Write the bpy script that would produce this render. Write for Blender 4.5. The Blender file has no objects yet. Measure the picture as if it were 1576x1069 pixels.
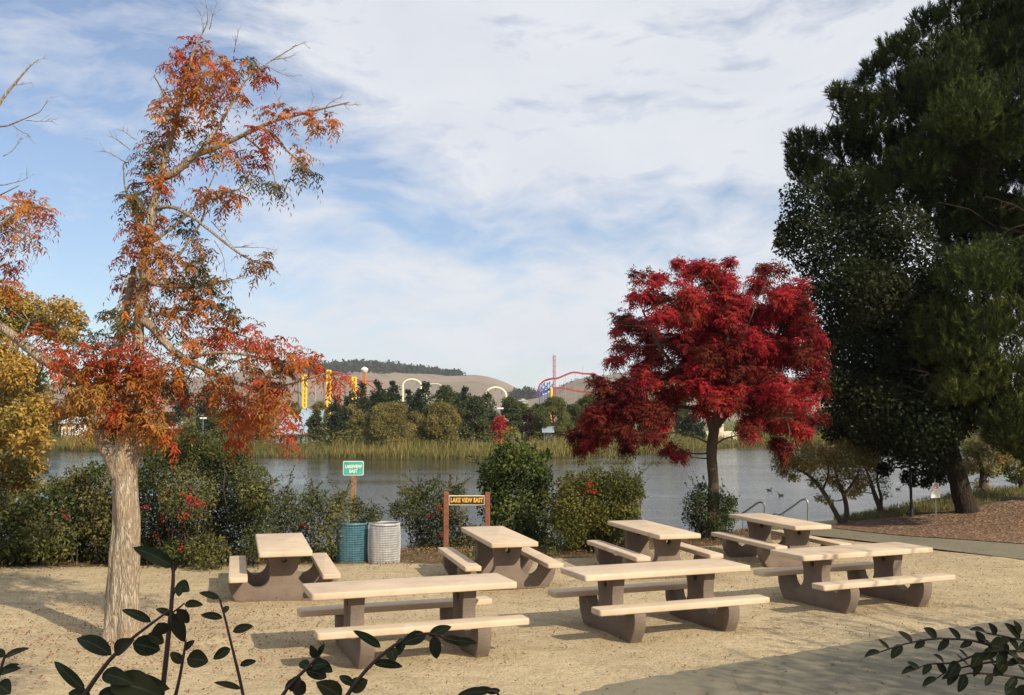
import bpy, bmesh, math, random
import numpy as np
from mathutils import Vector, Matrix

SC = bpy.context.scene
R = math.radians
F_PX, H_CAM, PITCH = 1549.0, 2.687, R(3.98)      # camera fitted to the picnic tables
# ------------------------------------------------------------------ camera
cam_d = bpy.data.cameras.new('camera'); cam = bpy.data.objects.new('camera', cam_d)
SC.collection.objects.link(cam); SC.camera = cam
cam.location = (0, 0, H_CAM); cam.rotation_euler = (R(90) + PITCH, 0, 0)
cam_d.sensor_width = 36; cam_d.lens = 36 * F_PX / 1576
cam_d.clip_start = .05; cam_d.clip_end = 8000
# ------------------------------------------------------------------ light
SUN_EL, SUN_AZ = R(33), R(135)                    # right and behind the camera
SUN = Vector((math.sin(SUN_AZ) * math.cos(SUN_EL), math.cos(SUN_AZ) * math.cos(SUN_EL), math.sin(SUN_EL)))
sl = bpy.data.lights.new('sun', 'SUN'); so = bpy.data.objects.new('sun', sl); SC.collection.objects.link(so)
sl.energy = 5.0; sl.angle = R(.53); sl.color = (1, .86, .66)
so.rotation_euler = (-SUN).to_track_quat('-Z', 'Y').to_euler(); so.location = (20, -20, 30)
SC.view_settings.view_transform = 'Standard'; SC.view_settings.look = 'None'
SC.view_settings.gamma = 1; SC.view_settings.exposure = 0.28
SC.cycles.max_bounces = 6; SC.cycles.transparent_max_bounces = 8; SC.cycles.volume_bounces = 0

class NT:
    def __init__(s, tree): s.t = tree; tree.nodes.clear()
    def n(s, typ, **k):
        nd = s.t.nodes.new(typ)
        for a, v in k.items(): setattr(nd, a, v)
        return nd
    def l(s, a, b): s.t.links.new(a, b)
    def put(s, sock, v):
        if hasattr(v, 'is_linked') or isinstance(v, bpy.types.NodeSocket): s.l(v, sock)
        else: sock.default_value = v
    def m(s, op, a, b=0.0, c=0.0, clamp=False):
        nd = s.n('ShaderNodeMath', operation=op, use_clamp=clamp)
        s.put(nd.inputs[0], a); s.put(nd.inputs[1], b); s.put(nd.inputs[2], c); return nd.outputs[0]
    def noise(s, vec, scale, detail=4, rough=.55, dist=0.0):
        nd = s.n('ShaderNodeTexNoise'); s.l(vec, nd.inputs['Vector'])
        nd.inputs['Scale'].default_value = scale; nd.inputs['Detail'].default_value = detail
        nd.inputs['Roughness'].default_value = rough; nd.inputs['Distortion'].default_value = dist
        return nd.outputs['Fac']
    def ramp(s, fac, stops):
        nd = s.n('ShaderNodeValToRGB'); s.l(fac, nd.inputs[0]); e = nd.color_ramp.elements
        while len(e) < len(stops): e.new(.5)
        for el, (p, c) in zip(e, stops):
            el.position = p; el.color = (*c, 1) if isinstance(c, tuple) else (c, c, c, 1)
        return nd.outputs[0]
    def mix(s, f, a, b, mode='MIX'):
        nd = s.n('ShaderNodeMix', data_type='RGBA', blend_type=mode)
        s.put(nd.inputs[0], f)
        for i, v in ((6, a), (7, b)):
            if isinstance(v, tuple): nd.inputs[i].default_value = (*v, 1)
            else: s.l(v, nd.inputs[i])
        return nd.outputs[2]
    def mapping(s, vec, scale=(1, 1, 1), rot=(0, 0, 0), loc=(0, 0, 0)):
        nd = s.n('ShaderNodeMapping'); s.l(vec, nd.inputs[0])
        nd.inputs['Scale'].default_value = scale; nd.inputs['Rotation'].default_value = rot; nd.inputs['Location'].default_value = loc
        return nd.outputs[0]

# ------------------------------------------------------------------ sky: Nishita under wind-drawn cirrus
W = bpy.data.worlds.new('World'); SC.world = W; W.use_nodes = True
q = NT(W.node_tree)
sky = q.n('ShaderNodeTexSky'); sky.sky_type = 'NISHITA'; sky.sun_disc = False
sky.sun_elevation = SUN_EL; sky.sun_rotation = SUN_AZ
sky.air_density = 1.0; sky.dust_density = .6; sky.ozone_density = 1.5
tc = q.n('ShaderNodeTexCoord'); sep = q.n('ShaderNodeSeparateXYZ'); q.l(tc.outputs['Generated'], sep.inputs[0])
dx, dz = sep.outputs[0], sep.outputs[2]
uv = q.n('ShaderNodeCombineXYZ'); q.l(dx, uv.inputs[0]); q.l(dz, uv.inputs[1])
uvo = uv.outputs[0]
warp = q.n('ShaderNodeTexNoise'); q.l(uvo, warp.inputs['Vector']); warp.inputs['Scale'].default_value = 4.0; warp.inputs['Detail'].default_value = 3
wv = q.n('ShaderNodeVectorMath', operation='MULTIPLY_ADD'); q.l(warp.outputs['Color'], wv.inputs[0]); wv.inputs[1].default_value = (.11, .11, 0); q.l(uvo, wv.inputs[2])
streak = q.noise(q.mapping(wv.outputs[0], (3.2, 11, 1), (0, 0, R(-22))), 1.6, 8, .58, .25)
fine = q.noise(q.mapping(wv.outputs[0], (9, 26, 1), (0, 0, R(-28))), 1.5, 6, .6, .4)
big = q.noise(q.mapping(uvo, (1, 1.8, 1), (0, 0, R(-10)), (3.1, .4, 0)), 3.2, 3, .5)
def blob(u0, v0, a, b, ang=0.0):
    c, s_ = math.cos(ang), math.sin(ang)
    du = q.m('SUBTRACT', dx, u0); dv = q.m('SUBTRACT', dz, v0)
    p = q.m('DIVIDE', q.m('ADD', q.m('MULTIPLY', du, c), q.m('MULTIPLY', dv, s_)), a)
    r = q.m('DIVIDE', q.m('SUBTRACT', q.m('MULTIPLY', dv, c), q.m('MULTIPLY', du, s_)), b)
    return q.m('POWER', 2.718, q.m('MULTIPLY', -1.0, q.m('ADD', q.m('MULTIPLY', p, p), q.m('MULTIPLY', r, r))))
blue = q.m('MULTIPLY', blob(-.42, .20, .17, .21), 1.15)
for a_ in ((-.12, .215, .16, .032, R(-32)), (-.02, .165, .10, .035, R(-5)), (-.33, .40, .16, .05, R(10)), (-.42, .06, .2, .05, 0)):
    blue = q.m('ADD', blue, q.m('MULTIPLY', blob(*a_), .60))
blue = q.m('ADD', blue, q.m('MULTIPLY', blob(-.05, .04, .3, .05, 0), .22))
cov = q.m('ADD', q.m('MULTIPLY', q.m('SUBTRACT', streak, .5), 2.5), q.m('MULTIPLY', q.m('SUBTRACT', fine, .5), 1.4))
mack = q.noise(q.mapping(wv.outputs[0], (14, 34, 1), (0, 0, R(24))), 2.0, 5, .6, .3)
cov = q.m('ADD', cov, q.m('MULTIPLY', q.m('SUBTRACT', mack, .5), .9))
cov = q.m('ADD', cov, q.m('MULTIPLY', q.m('SUBTRACT', big, .5), 1.3))
cov = q.m('ADD', cov, q.m('SUBTRACT', 1.0, q.m('MULTIPLY', blue, 1.0)))
cov = q.m('MULTIPLY', cov, 1.0, clamp=True)
cov = q.m('MULTIPLY_ADD', cov, .80, .14)
skc = q.n('ShaderNodeVectorMath', operation='MULTIPLY'); q.l(sky.outputs[0], skc.inputs[0]); skc.inputs[1].default_value = (.92, 1.0, 1.12)
gray = q.mix(q.noise(q.mapping(wv.outputs[0], (3, 6, 1)), 2.2, 5, .55), (5.9, 6.2, 6.8), (7.9, 8.0, 8.3))
skymix = q.mix(cov, skc.outputs[0], gray)
bg = q.n('ShaderNodeBackground'); q.l(skymix, bg.inputs[0]); bg.inputs[1].default_value = .096
ow = q.n('ShaderNodeOutputWorld'); q.l(bg.outputs[0], ow.inputs[0])

# ------------------------------------------------------------------ helpers
RNG = np.random.default_rng(7); random.seed(7)
def ray(px, py):
    X = (px - 788) / F_PX; U = (534.5 - py) / F_PX; c, s = math.cos(PITCH), math.sin(PITCH)
    return np.array([X, c - U * s, s + U * c])
def P(px, py, d):
    v = ray(px, py); p = v * (d / v[1]); p[2] += H_CAM; return p
def sstep(t): t = np.clip(t, 0, 1); return t * t * (3 - 2 * t)
WATER = -1.2
EDGE = ([-60, -8, 0, 3, 6, 9, 12, 17, 45], [20.4, 20.6, 21.2, 23.0, 24.8, 27.2, 28.6, 30.5, 38])
SHORE_PX = [(-900, 688), (40, 690), (250, 698), (400, 703), (600, 706), (720, 706), (900, 703), (1000, 698), (1060, 692), (1130, 687), (1300, 683), (2300, 680)]
SH = []
for px, py in SHORE_PX:
    d = (H_CAM - WATER) * F_PX / (py - 642.3); SH.append(((px - 788) / F_PX * d, d))
SHX, SHY = [a for a, b in SH], [b for a, b in SH]
def shore(x): return np.interp(x, SHX, SHY)
def terr(x, y):
    x = np.asarray(x, float); y = np.asarray(y, float)
    z = 1.15 * sstep((8.2 - y) / 4.5)
    z = z + .62 * sstep((x - 8) / 6) * sstep((y - 21) / 6)
    e = np.interp(x, *EDGE)
    z = z - np.clip((y - e) * .55, 0, 3.2 + .62)
    far = -1.35 + np.clip((y - shore(x)) * .16, -1.5, .9) + np.clip((y - shore(x) - 20) * .01, 0, 1.5)
    t = sstep((y - 46) / 14)
    return z * (1 - t) + far * t
def GH(px, py):                                  # where the view through a photo point meets the ground
    v = ray(px, py); o = np.array([0, 0, H_CAM]); t = 4.0
    while t < 400:
        p = o + v * t
        if p[2] < terr(p[0], p[1]) or (p[1] > 19.5 and p[2] < -.15 and p[1] < 60): break
        t += .02
    return o + v * t
def mpp(d): return d / F_PX                      # metres per photo pixel at distance d

ALL = []
def link(o, parent=None):
    SC.collection.objects.link(o)
    if parent: o.parent = parent
    return o
def thing(name, label, cat, loc=(0, 0, 0), rz=0.0, group=None):
    o = bpy.data.objects.new(name, None); o.empty_display_size = .2; link(o)
    o.location = tuple(float(v) for v in loc); o.rotation_euler = (0, 0, rz)
    o['label'] = label; o['category'] = cat
    if group: o['group'] = group
    return o
def tag(o, label, cat, group=None):
    o['label'] = label; o['category'] = cat
    if group: o['group'] = group
    return o
class MB:
    def __init__(s): s.v = []; s.f = []
    def add(s, v, f):
        k = len(s.v); s.v += [tuple(float(c) for c in p) for p in v]; s.f += [tuple(i + k for i in fc) for fc in f]
    def box(s, c, d, rz=0.0, M=None):
        hx, hy, hz = d[0] / 2, d[1] / 2, d[2] / 2; cs, sn = math.cos(rz), math.sin(rz); v = []
        for x, y, z in ((-hx, -hy, -hz), (hx, -hy, -hz), (hx, hy, -hz), (-hx, hy, -hz), (-hx, -hy, hz), (hx, -hy, hz), (hx, hy, hz), (-hx, hy, hz)):
            v.append((c[0] + x * cs - y * sn, c[1] + x * sn + y * cs, c[2] + z))
        s.add(v, [(0, 3, 2, 1), (4, 5, 6, 7), (0, 1, 5, 4), (1, 2, 6, 5), (2, 3, 7, 6), (3, 0, 4, 7)])
    def tube(s, pts, rad, n=8, wob=0.0, cap=True):
        pts = [np.array(p, float) for p in pts]; m = len(pts)
        if not hasattr(rad, '__len__'): rad = [rad] * m
        up = None; V = []
        for i in range(m):
            t = pts[min(i + 1, m - 1)] - pts[max(i - 1, 0)]; t = t / (np.linalg.norm(t) + 1e-9)
            if up is None:
                a = np.array([0, 1., 0]) if abs(t[1]) < .8 else np.array([1., 0, 0]); up = np.cross(t, a)
            up = up - t * (up @ t); up /= np.linalg.norm(up) + 1e-9; w = np.cross(t, up)
            for k in range(n):
                a = 2 * math.pi * k / n; r = rad[i] * (1 + wob * (random.random() - .5))
                V.append(pts[i] + (up * math.cos(a) + w * math.sin(a)) * r)
        Fc = [(i * n + k, i * n + (k + 1) % n, (i + 1) * n + (k + 1) % n, (i + 1) * n + k) for i in range(m - 1) for k in range(n)]
        if cap: Fc += [tuple(range(n))[::-1], tuple(range((m - 1) * n, m * n))]
        s.add(V, Fc)
    def cyl(s, c, r, h, n=20, r2=None): s.tube([c, (c[0], c[1], c[2] + h)], [r, r if r2 is None else r2], n)
    def prism(s, loop, y0, y1):                 # loop of (x, z), pushed along y
        n = len(loop); s.add([(x, y0, z) for x, z in loop] + [(x, y1, z) for x, z in loop],
            [tuple(range(n))] + [tuple(range(n, 2 * n))[::-1]] + [(i, i + n, (i + 1) % n + n, (i + 1) % n) for i in range(n)])
    def build(s, name, mat, parent=None, smooth=False, bevel=0.0, seg=2, off=None, ang=35):
        me = bpy.data.meshes.new(name); v = s.v
        if off is not None: v = [(a - off[0], b - off[1], c - off[2]) for a, b, c in v]
        me.from_pydata(v, [], s.f); bm = bmesh.new(); bm.from_mesh(me)
        bmesh.ops.recalc_face_normals(bm, faces=bm.faces)
        if bevel: 
            ed = [e for e in bm.edges if len(e.link_faces) == 2 and e.calc_face_angle(0) > .5]
            bmesh.ops.bevel(bm, geom=ed, offset=bevel, segments=seg, affect='EDGES', profile=.5)
        bm.to_mesh(me); bm.free()
        if smooth: me.polygons.foreach_set('use_smooth', [True] * len(me.polygons)); 
        if smooth and ang: 
            try: me.set_sharp_from_angle(angle=R(ang))
            except Exception: pass
        me.materials.append(mat); return link(bpy.data.objects.new(name, me), parent)
def np_mesh(name, V, F4, mat, parent=None, col=None, smooth=False):
    V = np.ascontiguousarray(V, np.float32); F4 = np.ascontiguousarray(F4, np.int32); n, k = F4.shape
    me = bpy.data.meshes.new(name); me.vertices.add(len(V)); me.vertices.foreach_set('co', V.ravel())
    me.loops.add(n * k); me.loops.foreach_set('vertex_index', F4.ravel()); me.polygons.add(n)
    me.polygons.foreach_set('loop_start', np.arange(0, n * k, k, dtype=np.int32))
    me.update(calc_edges=True)
    if col is not None:
        c = me.color_attributes.new('Col', 'FLOAT_COLOR', 'POINT')
        c.data.foreach_set('color', np.c_[col, np.ones(len(col))].astype(np.float32).ravel())
    if smooth: me.polygons.foreach_set('use_smooth', [True] * n)
    me.materials.append(mat); return link(bpy.data.objects.new(name, me), parent)
def unit(a): return a / (np.linalg.norm(a, axis=-1, keepdims=True) + 1e-9)
def rdir(n): return unit(RNG.normal(size=(n, 3)))
class Leaves:                                     # many small folded leaves kept as one mesh
    def __init__(s): s.V = []; s.C = []
    def add(s, b, d, nrm, L, Wd, col, fold=.12, mid=.45):
        b = np.asarray(b, float); d = unit(d); sd = unit(np.cross(d, nrm)); up = np.cross(sd, d)
        L = np.asarray(L)[:, None]; Wd = np.asarray(Wd)[:, None]
        m = b + d * L * mid + up * L * fold * .5
        V = np.stack([b, m + sd * Wd / 2, b + d * L - up * L * fold, m - sd * Wd / 2], 1)
        s.V.append(V.reshape(-1, 3)); s.C.append(np.repeat(col, 4, 0))
    def build(s, name, mat, parent=None, off=(0, 0, 0)):
        V = np.concatenate(s.V) - np.asarray(off, float); C = np.concatenate(s.C)
        return np_mesh(name, V, np.arange(len(V)).reshape(-1, 4), mat, parent, np.clip(C, 0, 1))
def pick(pal, n, main=None, jit=.18):
    pal = np.asarray(pal, float); k = RNG.integers(0, len(pal), n)
    if main is not None: k = np.where(RNG.random(n) < .7, main, k)
    return pal[k] * (1 + RNG.normal(0, jit, (n, 1))) 
def in_ball(n, c, r, shell=.45):
    return np.asarray(c) + rdir(n) * (RNG.random((n, 1)) ** shell) * np.asarray(r, float)
def leaves_simple(L, c, r, n, ln, wd, pal, droop=.2, out=.6, shell=.45, up=.6):
    p = in_ball(n, c, r, shell); o = unit((p - c) / np.asarray(r, float))
    d = unit(o * out + rdir(n) + np.array([0, 0, -droop])); nr = unit(rdir(n) + np.array([0, 0, up]) + o * .5)
    ll = ln * (.7 + .6 * RNG.random(n)); L.add(p, d, nr, ll, ll * wd / ln, pick(pal, n, RNG.integers(len(pal))))
def leaves_compound(L, c, r, n, ln, pairs, ll, lw, pal, droop=.5, shell=.5):
    p = in_ball(n, c, r, shell); o = unit(p - c)
    h = unit(o * .7 + rdir(n) * .8 + np.array([0, 0, .15])); col = pick(pal, n, RNG.integers(len(pal)), .15)
    Ln = ln * (.7 + .6 * RNG.random((n, 1))); g = np.array([0, 0, -1.0])
    for k in range(pairs + 1):
        t = (k + .7) / (pairs + .7); q_ = p + h * Ln * t + g * Ln * droop * t * t
        tan = unit(h + g * 2 * droop * t); side = unit(np.cross(tan, g + rdir(n) * .35))
        for s in ((-1, 1) if k < pairs else (0,)):
            d = unit(tan * (.55 if s else 1) + side * s * .9 + g * .45 + rdir(n) * .22)
            nr = unit(np.cross(d, side) + rdir(n) * .4)
            l_ = ll * (.75 + .5 * RNG.random(n)) * (1.1 - .3 * abs(t - .5))
            L.add(q_, d, nr, l_, l_ * lw / ll, col * (1 + RNG.normal(0, .08, (n, 1))), .18)
def needle_tufts(L, c, r, n, shoot, nl, nw, k, pal, up=.8):
    p = in_ball(n, c, r, .4); o = unit((p - c) / np.asarray(r, float))
    ax = unit(o * .7 + rdir(n) * .35 + np.array([0, 0, up])); col = pick(pal, n, RNG.integers(len(pal)), .2)
    for i in range(k):
        t = i / k; b = p + ax * shoot * (RNG.random((n, 1)))
        d = unit(ax * (.75 + .5 * RNG.random((n, 1))) + rdir(n) * .75)
        l_ = nl * (.7 + .6 * RNG.random(n)); L.add(b, d, rdir(n), l_, np.full(n, nw), col * (1 + RNG.normal(0, .1, (n, 1))), .05, .35)
def curve(pts, n=6):                             # smooth polyline through points
    pts = [np.array(p, float) for p in pts]
    if len(pts) < 3: return [pts[0] + (pts[-1] - pts[0]) * t for t in np.linspace(0, 1, n)]
    out = []; e = [2 * pts[0] - pts[1]] + pts + [2 * pts[-1] - pts[-2]]
    for i in range(1, len(e) - 2):
        a, b, c, d = e[i - 1:i + 3]
        for t in np.linspace(0, 1, n, endpoint=False):
            out.append(.5 * (2 * b + (c - a) * t + (2 * a - 5 * b + 4 * c - d) * t * t + (3 * b - a - 3 * c + d) * t ** 3))
    return out + [pts[-1]]
def rads(r0, r1, n, p=1.0): return [r0 + (r1 - r0) * (i / (n - 1)) ** p for i in range(n)]
def twig(mb, a, b, r0, r1, sag=.1, n=5, sides=5):
    a = np.array(a, float); b = np.array(b, float); L_ = np.linalg.norm(b - a); k = rdir(1)[0] * L_ * sag
    pts = [a + (b - a) * t + k * math.sin(math.pi * t) + rdir(1)[0] * L_ * .02 for t in np.linspace(0, 1, n)]
    mb.tube(pts, rads(r0, r1, n), sides)
def bare_twigs(mb, a, d, L_, r, depth=2, kids=4):  # a bare shoot that branches again
    a = np.array(a, float); d = unit(np.array(d, float)); pts = [a]; cur = d
    for i in range(5):
        cur = unit(cur + rdir(1)[0] * .22); pts.append(pts[-1] + cur * L_ / 5)
    mb.tube(pts, rads(r, r * .35, 6), 4)
    if depth:
        for i in range(kids):
            k = random.randint(1, 5); bare_twigs(mb, pts[k], unit(cur + rdir(1)[0] * .9), L_ * random.uniform(.25, .5), r * .55, depth - 1, 2)

# ------------------------------------------------------------------ materials
MATS = {}
def mat(name, build):
    if name in MATS: return MATS[name]
    m = bpy.data.materials.new(name); m.use_nodes = True; t = NT(m.node_tree)
    o = t.n('ShaderNodeOutputMaterial'); b = t.n('ShaderNodeBsdfPrincipled'); t.l(b.outputs[0], o.inputs[0])
    geo = t.n('ShaderNodeTexCoord'); build(t, b, geo.outputs['Object'], o); MATS[name] = m; return m
def bump(t, b, h, strength, dist=.02):
    n = t.n('ShaderNodeBump'); n.inputs['Strength'].default_value = strength; n.inputs['Distance'].default_value = dist
    t.l(h, n.inputs['Height']); t.l(n.outputs[0], b.inputs['Normal'])
def leafmat(name, tr=.3, rough=.5, spec=.3):
    def f(t, b, v, o):
        a = t.n('ShaderNodeAttribute', attribute_name='Col'); t.l(a.outputs['Color'], b.inputs['Base Color'])
        b.inputs['Roughness'].default_value = rough; b.inputs['Specular IOR Level'].default_value = spec
        tl = t.n('ShaderNodeBsdfTranslucent'); t.l(a.outputs['Color'], tl.inputs[0])
        mx = t.n('ShaderNodeMixShader'); mx.inputs[0].default_value = tr
        t.l(b.outputs[0], mx.inputs[1]); t.l(tl.outputs[0], mx.inputs[2]); t.l(mx.outputs[0], o.inputs[0])
    return mat(name, f)
def plain(name, col, rough=.6, metal=0.0, var=.15, scale=9.0, bmp=.1, spec=.4):
    def f(t, b, v, o):
        nz = t.noise(v, scale, 6, .6); c1 = tuple(c * (1 - var) for c in col); c2 = tuple(min(1, c * (1 + var)) for c in col)
        t.l(t.ramp(nz, [(.3, c1), (.7, c2)]), b.inputs['Base Color']); b.inputs['Roughness'].default_value = rough
        b.inputs['Metallic'].default_value = metal; b.inputs['Specular IOR Level'].default_value = spec
        if bmp: bump(t, b, t.noise(v, scale * 6, 4), bmp, .01)
    return mat(name, f)
def barkmat(name, c1, c2, c3, sx=26.0, sz=5.0, strength=.9):
    def f(t, b, v, o):
        mv = t.mapping(v, (sx, sx, sz)); vo = t.n('ShaderNodeTexVoronoi', feature='DISTANCE_TO_EDGE'); vo.inputs['Scale'].default_value = 1
        wn = t.n('ShaderNodeTexNoise'); t.l(mv, wn.inputs['Vector']); wn.inputs['Scale'].default_value = .9; wn.inputs['Detail'].default_value = 5
        av = t.n('ShaderNodeVectorMath', operation='MULTIPLY_ADD'); t.l(wn.outputs['Color'], av.inputs[0]); av.inputs[1].default_value = (2.6,) * 3; t.l(mv, av.inputs[2])
        t.l(av.outputs[0], vo.inputs['Vector'])
        h = t.m('ADD', t.m('MULTIPLY', vo.outputs['Distance'], 1.6, clamp=True), t.m('MULTIPLY', t.noise(mv, 1.5, 6), .55))
        big_ = t.noise(v, 2.2, 4)
        c = t.mix(t.m('MULTIPLY', t.m('SUBTRACT', h, .12), 2.0, clamp=True), c1, c2); c = t.mix(t.ramp(big_, [(.45, 0.0), (.65, .75)]), c, c3)
        t.l(c, b.inputs['Base Color']); b.inputs['Roughness'].default_value = .9; b.inputs['Specular IOR Level'].default_value = .15
        bump(t, b, h, strength, .03)
    return mat(name, f)
M_LEAF = leafmat('leaf', .28, .65, .12); M_NEEDLE = leafmat('needle', .12, .7, .1); M_GLOSSLEAF = leafmat('gloss_leaf', .2, .6, .1)
M_REED = leafmat('reed', .3, .8, .1)
BARK_PALE = barkmat('bark_pale', (.085, .05, .028), (.50, .43, .33), (.35, .255, .16), 27, 4.0, 1.0)
BARK_BROWN = barkmat('bark_brown', (.13, .09, .06), (.30, .23, .16), (.22, .19, .13), 30, 7, .6)
BARK_RED = barkmat('bark_slim', (.05, .036, .026), (.14, .105, .075), (.085, .07, .048), 36, 9, .6)
BARK_DARK = barkmat('bark_dark', (.012, .009, .007), (.045, .034, .025), (.03, .024, .018), 14, 4)
TWIG = plain('twig', (.26, .20, .13), .85, var=.3, scale=14)
DTWIG = plain('dark_twig', (.07, .05, .04), .85, var=.3, scale=14)
def conc(t, b, v, o):
    oi = t.n('ShaderNodeObjectInfo'); av = t.n('ShaderNodeVectorMath', operation='MULTIPLY_ADD'); t.l(oi.outputs['Location'], av.inputs[0]); av.inputs[1].default_value = (3.7, 5.3, 2.9); t.l(v, av.inputs[2]); v = av.outputs[0]
    n1 = t.noise(v, 2.3, 6, .6); n2 = t.noise(v, 90, 3, .6)
    c = t.ramp(n1, [(.28, (.45, .352, .25)), (.5, (.535, .425, .308)), (.72, (.585, .475, .35))])
    c = t.mix(t.ramp(n2, [(.32, .35), (.5, 0.0)]), c, (.42, .33, .24))
    st = t.noise(t.mapping(v, (1, 5, 1)), 4.0, 8, .7, .6); c = t.mix(t.ramp(st, [(.53, 0.0), (.68, .5)]), c, (.42, .34, .25))
    sp = t.n('ShaderNodeTexVoronoi'); t.l(v, sp.inputs['Vector']); sp.inputs['Scale'].default_value = 9
    c = t.mix(t.ramp(sp.outputs['Distance'], [(.02, .5), (.055, 0.0)]), c, (.26, .21, .165))
    pa = t.noise(v, 1.1, 7, .7, .4); c = t.mix(t.ramp(pa, [(.58, 0.0), (.66, .4)]), c, (.66, .585, .47))
    t.l(c, b.inputs['Base Color']); b.inputs['Roughness'].default_value = .72; b.inputs['Specular IOR Level'].default_value = .25
    bump(t, b, t.m('ADD', n2, t.m('MULTIPLY', n1, .8)), .25, .004)
M_TAN = mat('tan_painted_concrete', conc)
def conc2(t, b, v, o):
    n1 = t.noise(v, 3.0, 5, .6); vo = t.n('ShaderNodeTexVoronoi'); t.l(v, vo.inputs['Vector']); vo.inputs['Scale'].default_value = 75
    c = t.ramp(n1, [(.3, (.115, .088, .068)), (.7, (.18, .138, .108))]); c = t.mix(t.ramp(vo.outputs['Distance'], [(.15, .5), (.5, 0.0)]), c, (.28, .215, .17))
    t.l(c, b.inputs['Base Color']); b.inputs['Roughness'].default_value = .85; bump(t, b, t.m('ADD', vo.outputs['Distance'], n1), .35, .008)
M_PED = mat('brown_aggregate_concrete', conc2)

# ------------------------------------------------------------------ ground, lake, paths, hills
def grid_axis(segs):
    out = []
    for a, b, s in segs: out += list(np.arange(a, b, s))
    return np.array(out + [segs[-1][1]], float)
gx = grid_axis([(-2600, -400, 200), (-400, -100, 20), (-100, -30, 4), (-30, 30, .5), (30, 100, 4), (100, 400, 20), (400, 2600, 200)])
gy = grid_axis([(-60, 0, 6), (0, 8, .5), (8, 46, .4), (46, 160, 2), (160, 400, 20), (400, 2600, 200)])
X, Y = np.meshgrid(gx, gy); Z = terr(X, Y)
nearm = ((Y > 3) & (Y < 40)) * 1.0
Z = Z + nearm * (.012 * np.sin(X * 2.1 + .7 * Y) + .012 * np.sin(X * .9 - 1.7 * Y + 1) + .008 * RNG.normal(size=X.shape)) - .012
Vg = np.stack([X, Y, Z], -1).reshape(-1, 3); nx, ny = len(gx), len(gy)
I = (np.arange(ny - 1)[:, None] * nx + np.arange(nx - 1)[None]).ravel(); Fg = np.stack([I, I + 1, I + nx + 1, I + nx], 1)
ed_ = np.interp(X, *EDGE)
soil = sstep((Y - (ed_ - 2.6)) / .9) * (X < 7.5); soil = np.maximum(soil, sstep((Y - ed_ + .5) / 1.0)); soil = np.where(Y > 46, 0, soil)
soil = np.maximum(soil, sstep((7.6 - Y) / 1.0)); soil = np.maximum(soil, sstep((X - 8.2) / 1) * sstep((Y - 22) / 1) * (Y < 46))
far_g = (Y > 46) * 1.0 + .55 * sstep((X - 9) / 2) * sstep((Y - 25.5) / 2) * (Y <= 46)
def ground_mat(t, b, v, o):
    a = t.n('ShaderNodeAttribute', attribute_name='Col'); sp = t.n('ShaderNodeSeparateColor'); t.l(a.outputs['Color'], sp.inputs[0])
    n0 = t.noise(v, .5, 4, .6); n1 = t.noise(v, 3.5, 6, .65); n2 = t.noise(v, 38, 4, .7); n3 = t.noise(v, 140, 2, .6)
    n2b = t.noise(v, 13, 4, .7)
    sand = t.ramp(n1, [(.25, (.45, .36, .22)), (.5, (.555, .45, .28)), (.75, (.63, .52, .335))])
    sand = t.mix(t.ramp(n0, [(.35, 0.0), (.7, .45)]), sand, (.33, .26, .165))
    n4 = t.noise(t.mapping(v, (1, 2.2, 1), (0, 0, .4)), 1.4, 5, .65, .8); sand = t.mix(t.ramp(n4, [(.50, 0.0), (.66, .5)]), sand, (.30, .24, .145))
    sand = t.mix(t.ramp(n2, [(.34, .75), (.52, 0.0)]), sand, (.19, .15, .095))
    sand = t.mix(t.ramp(n2b, [(.32, .6), (.46, 0.0)]), sand, (.27, .215, .14))
    sand = t.mix(t.ramp(n3, [(.55, 0.0), (.72, .55)]), sand, (.66, .58, .43))
    dirt = t.ramp(n1, [(.3, (.10, .07, .04)), (.55, (.17, .12, .07)), (.75, (.25, .19, .11))])
    dirt = t.mix(t.ramp(n2, [(.4, .6), (.55, 0.0)]), dirt, (.07, .05, .03))
    k = t.ramp(t.m('ADD', sp.outputs[0], t.m('MULTIPLY', t.m('SUBTRACT', n1, .5), .9)), [(.38, 0.0), (.62, 1.0)])
    c = t.mix(k, sand, dirt); c = t.mix(sp.outputs[1], c, t.ramp(n1, [(.3, (.07, .09, .03)), (.7, (.16, .15, .06))]))
    t.l(c, b.inputs['Base Color']); b.inputs['Roughness'].default_value = .95; b.inputs['Specular IOR Level'].default_value = .1
    bump(t, b, t.m('ADD', t.m('ADD', t.m('MULTIPLY', n2, .9), t.m('MULTIPLY', n2b, 1.6)), t.m('MULTIPLY', n3, .35)), .85, .028)
ground = np_mesh('ground', Vg, Fg, mat('sandy_ground', ground_mat), None, np.stack([soil, far_g, 0 * soil], -1).reshape(-1, 3), True)
ground['kind'] = 'structure'
def water_mat(t, b, v, o):
    b.inputs['Base Color'].default_value = (.030, .034, .030, 1); b.inputs['Roughness'].default_value = .07; b.inputs['IOR'].default_value = 1.333
    b.inputs['Specular IOR Level'].default_value = .5
    w1 = t.noise(t.mapping(v, (.55, 1.5, 1)), 1.3, 5, .6); w2 = t.noise(t.mapping(v, (1.0, 2.0, 1), (0, 0, .25)), 6, 3, .55)
    w3 = t.noise(t.mapping(v, (.02, .09, 1)), 1.0, 4, .6)
    amp = t.ramp(w3, [(.38, .25), (.62, 1.0)])
    bump(t, b, t.m('MULTIPLY', t.m('ADD', w1, t.m('MULTIPLY', w2, .45)), amp), .55, .07)
wm = MB(); wm.add([(-700, 20.5, WATER), (700, 20.5, WATER), (700, 190, WATER), (-700, 190, WATER)], [(0, 1, 2, 3)])
lake = wm.build('lake_water', mat('lake_water', water_mat)); lake['kind'] = 'structure'

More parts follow.
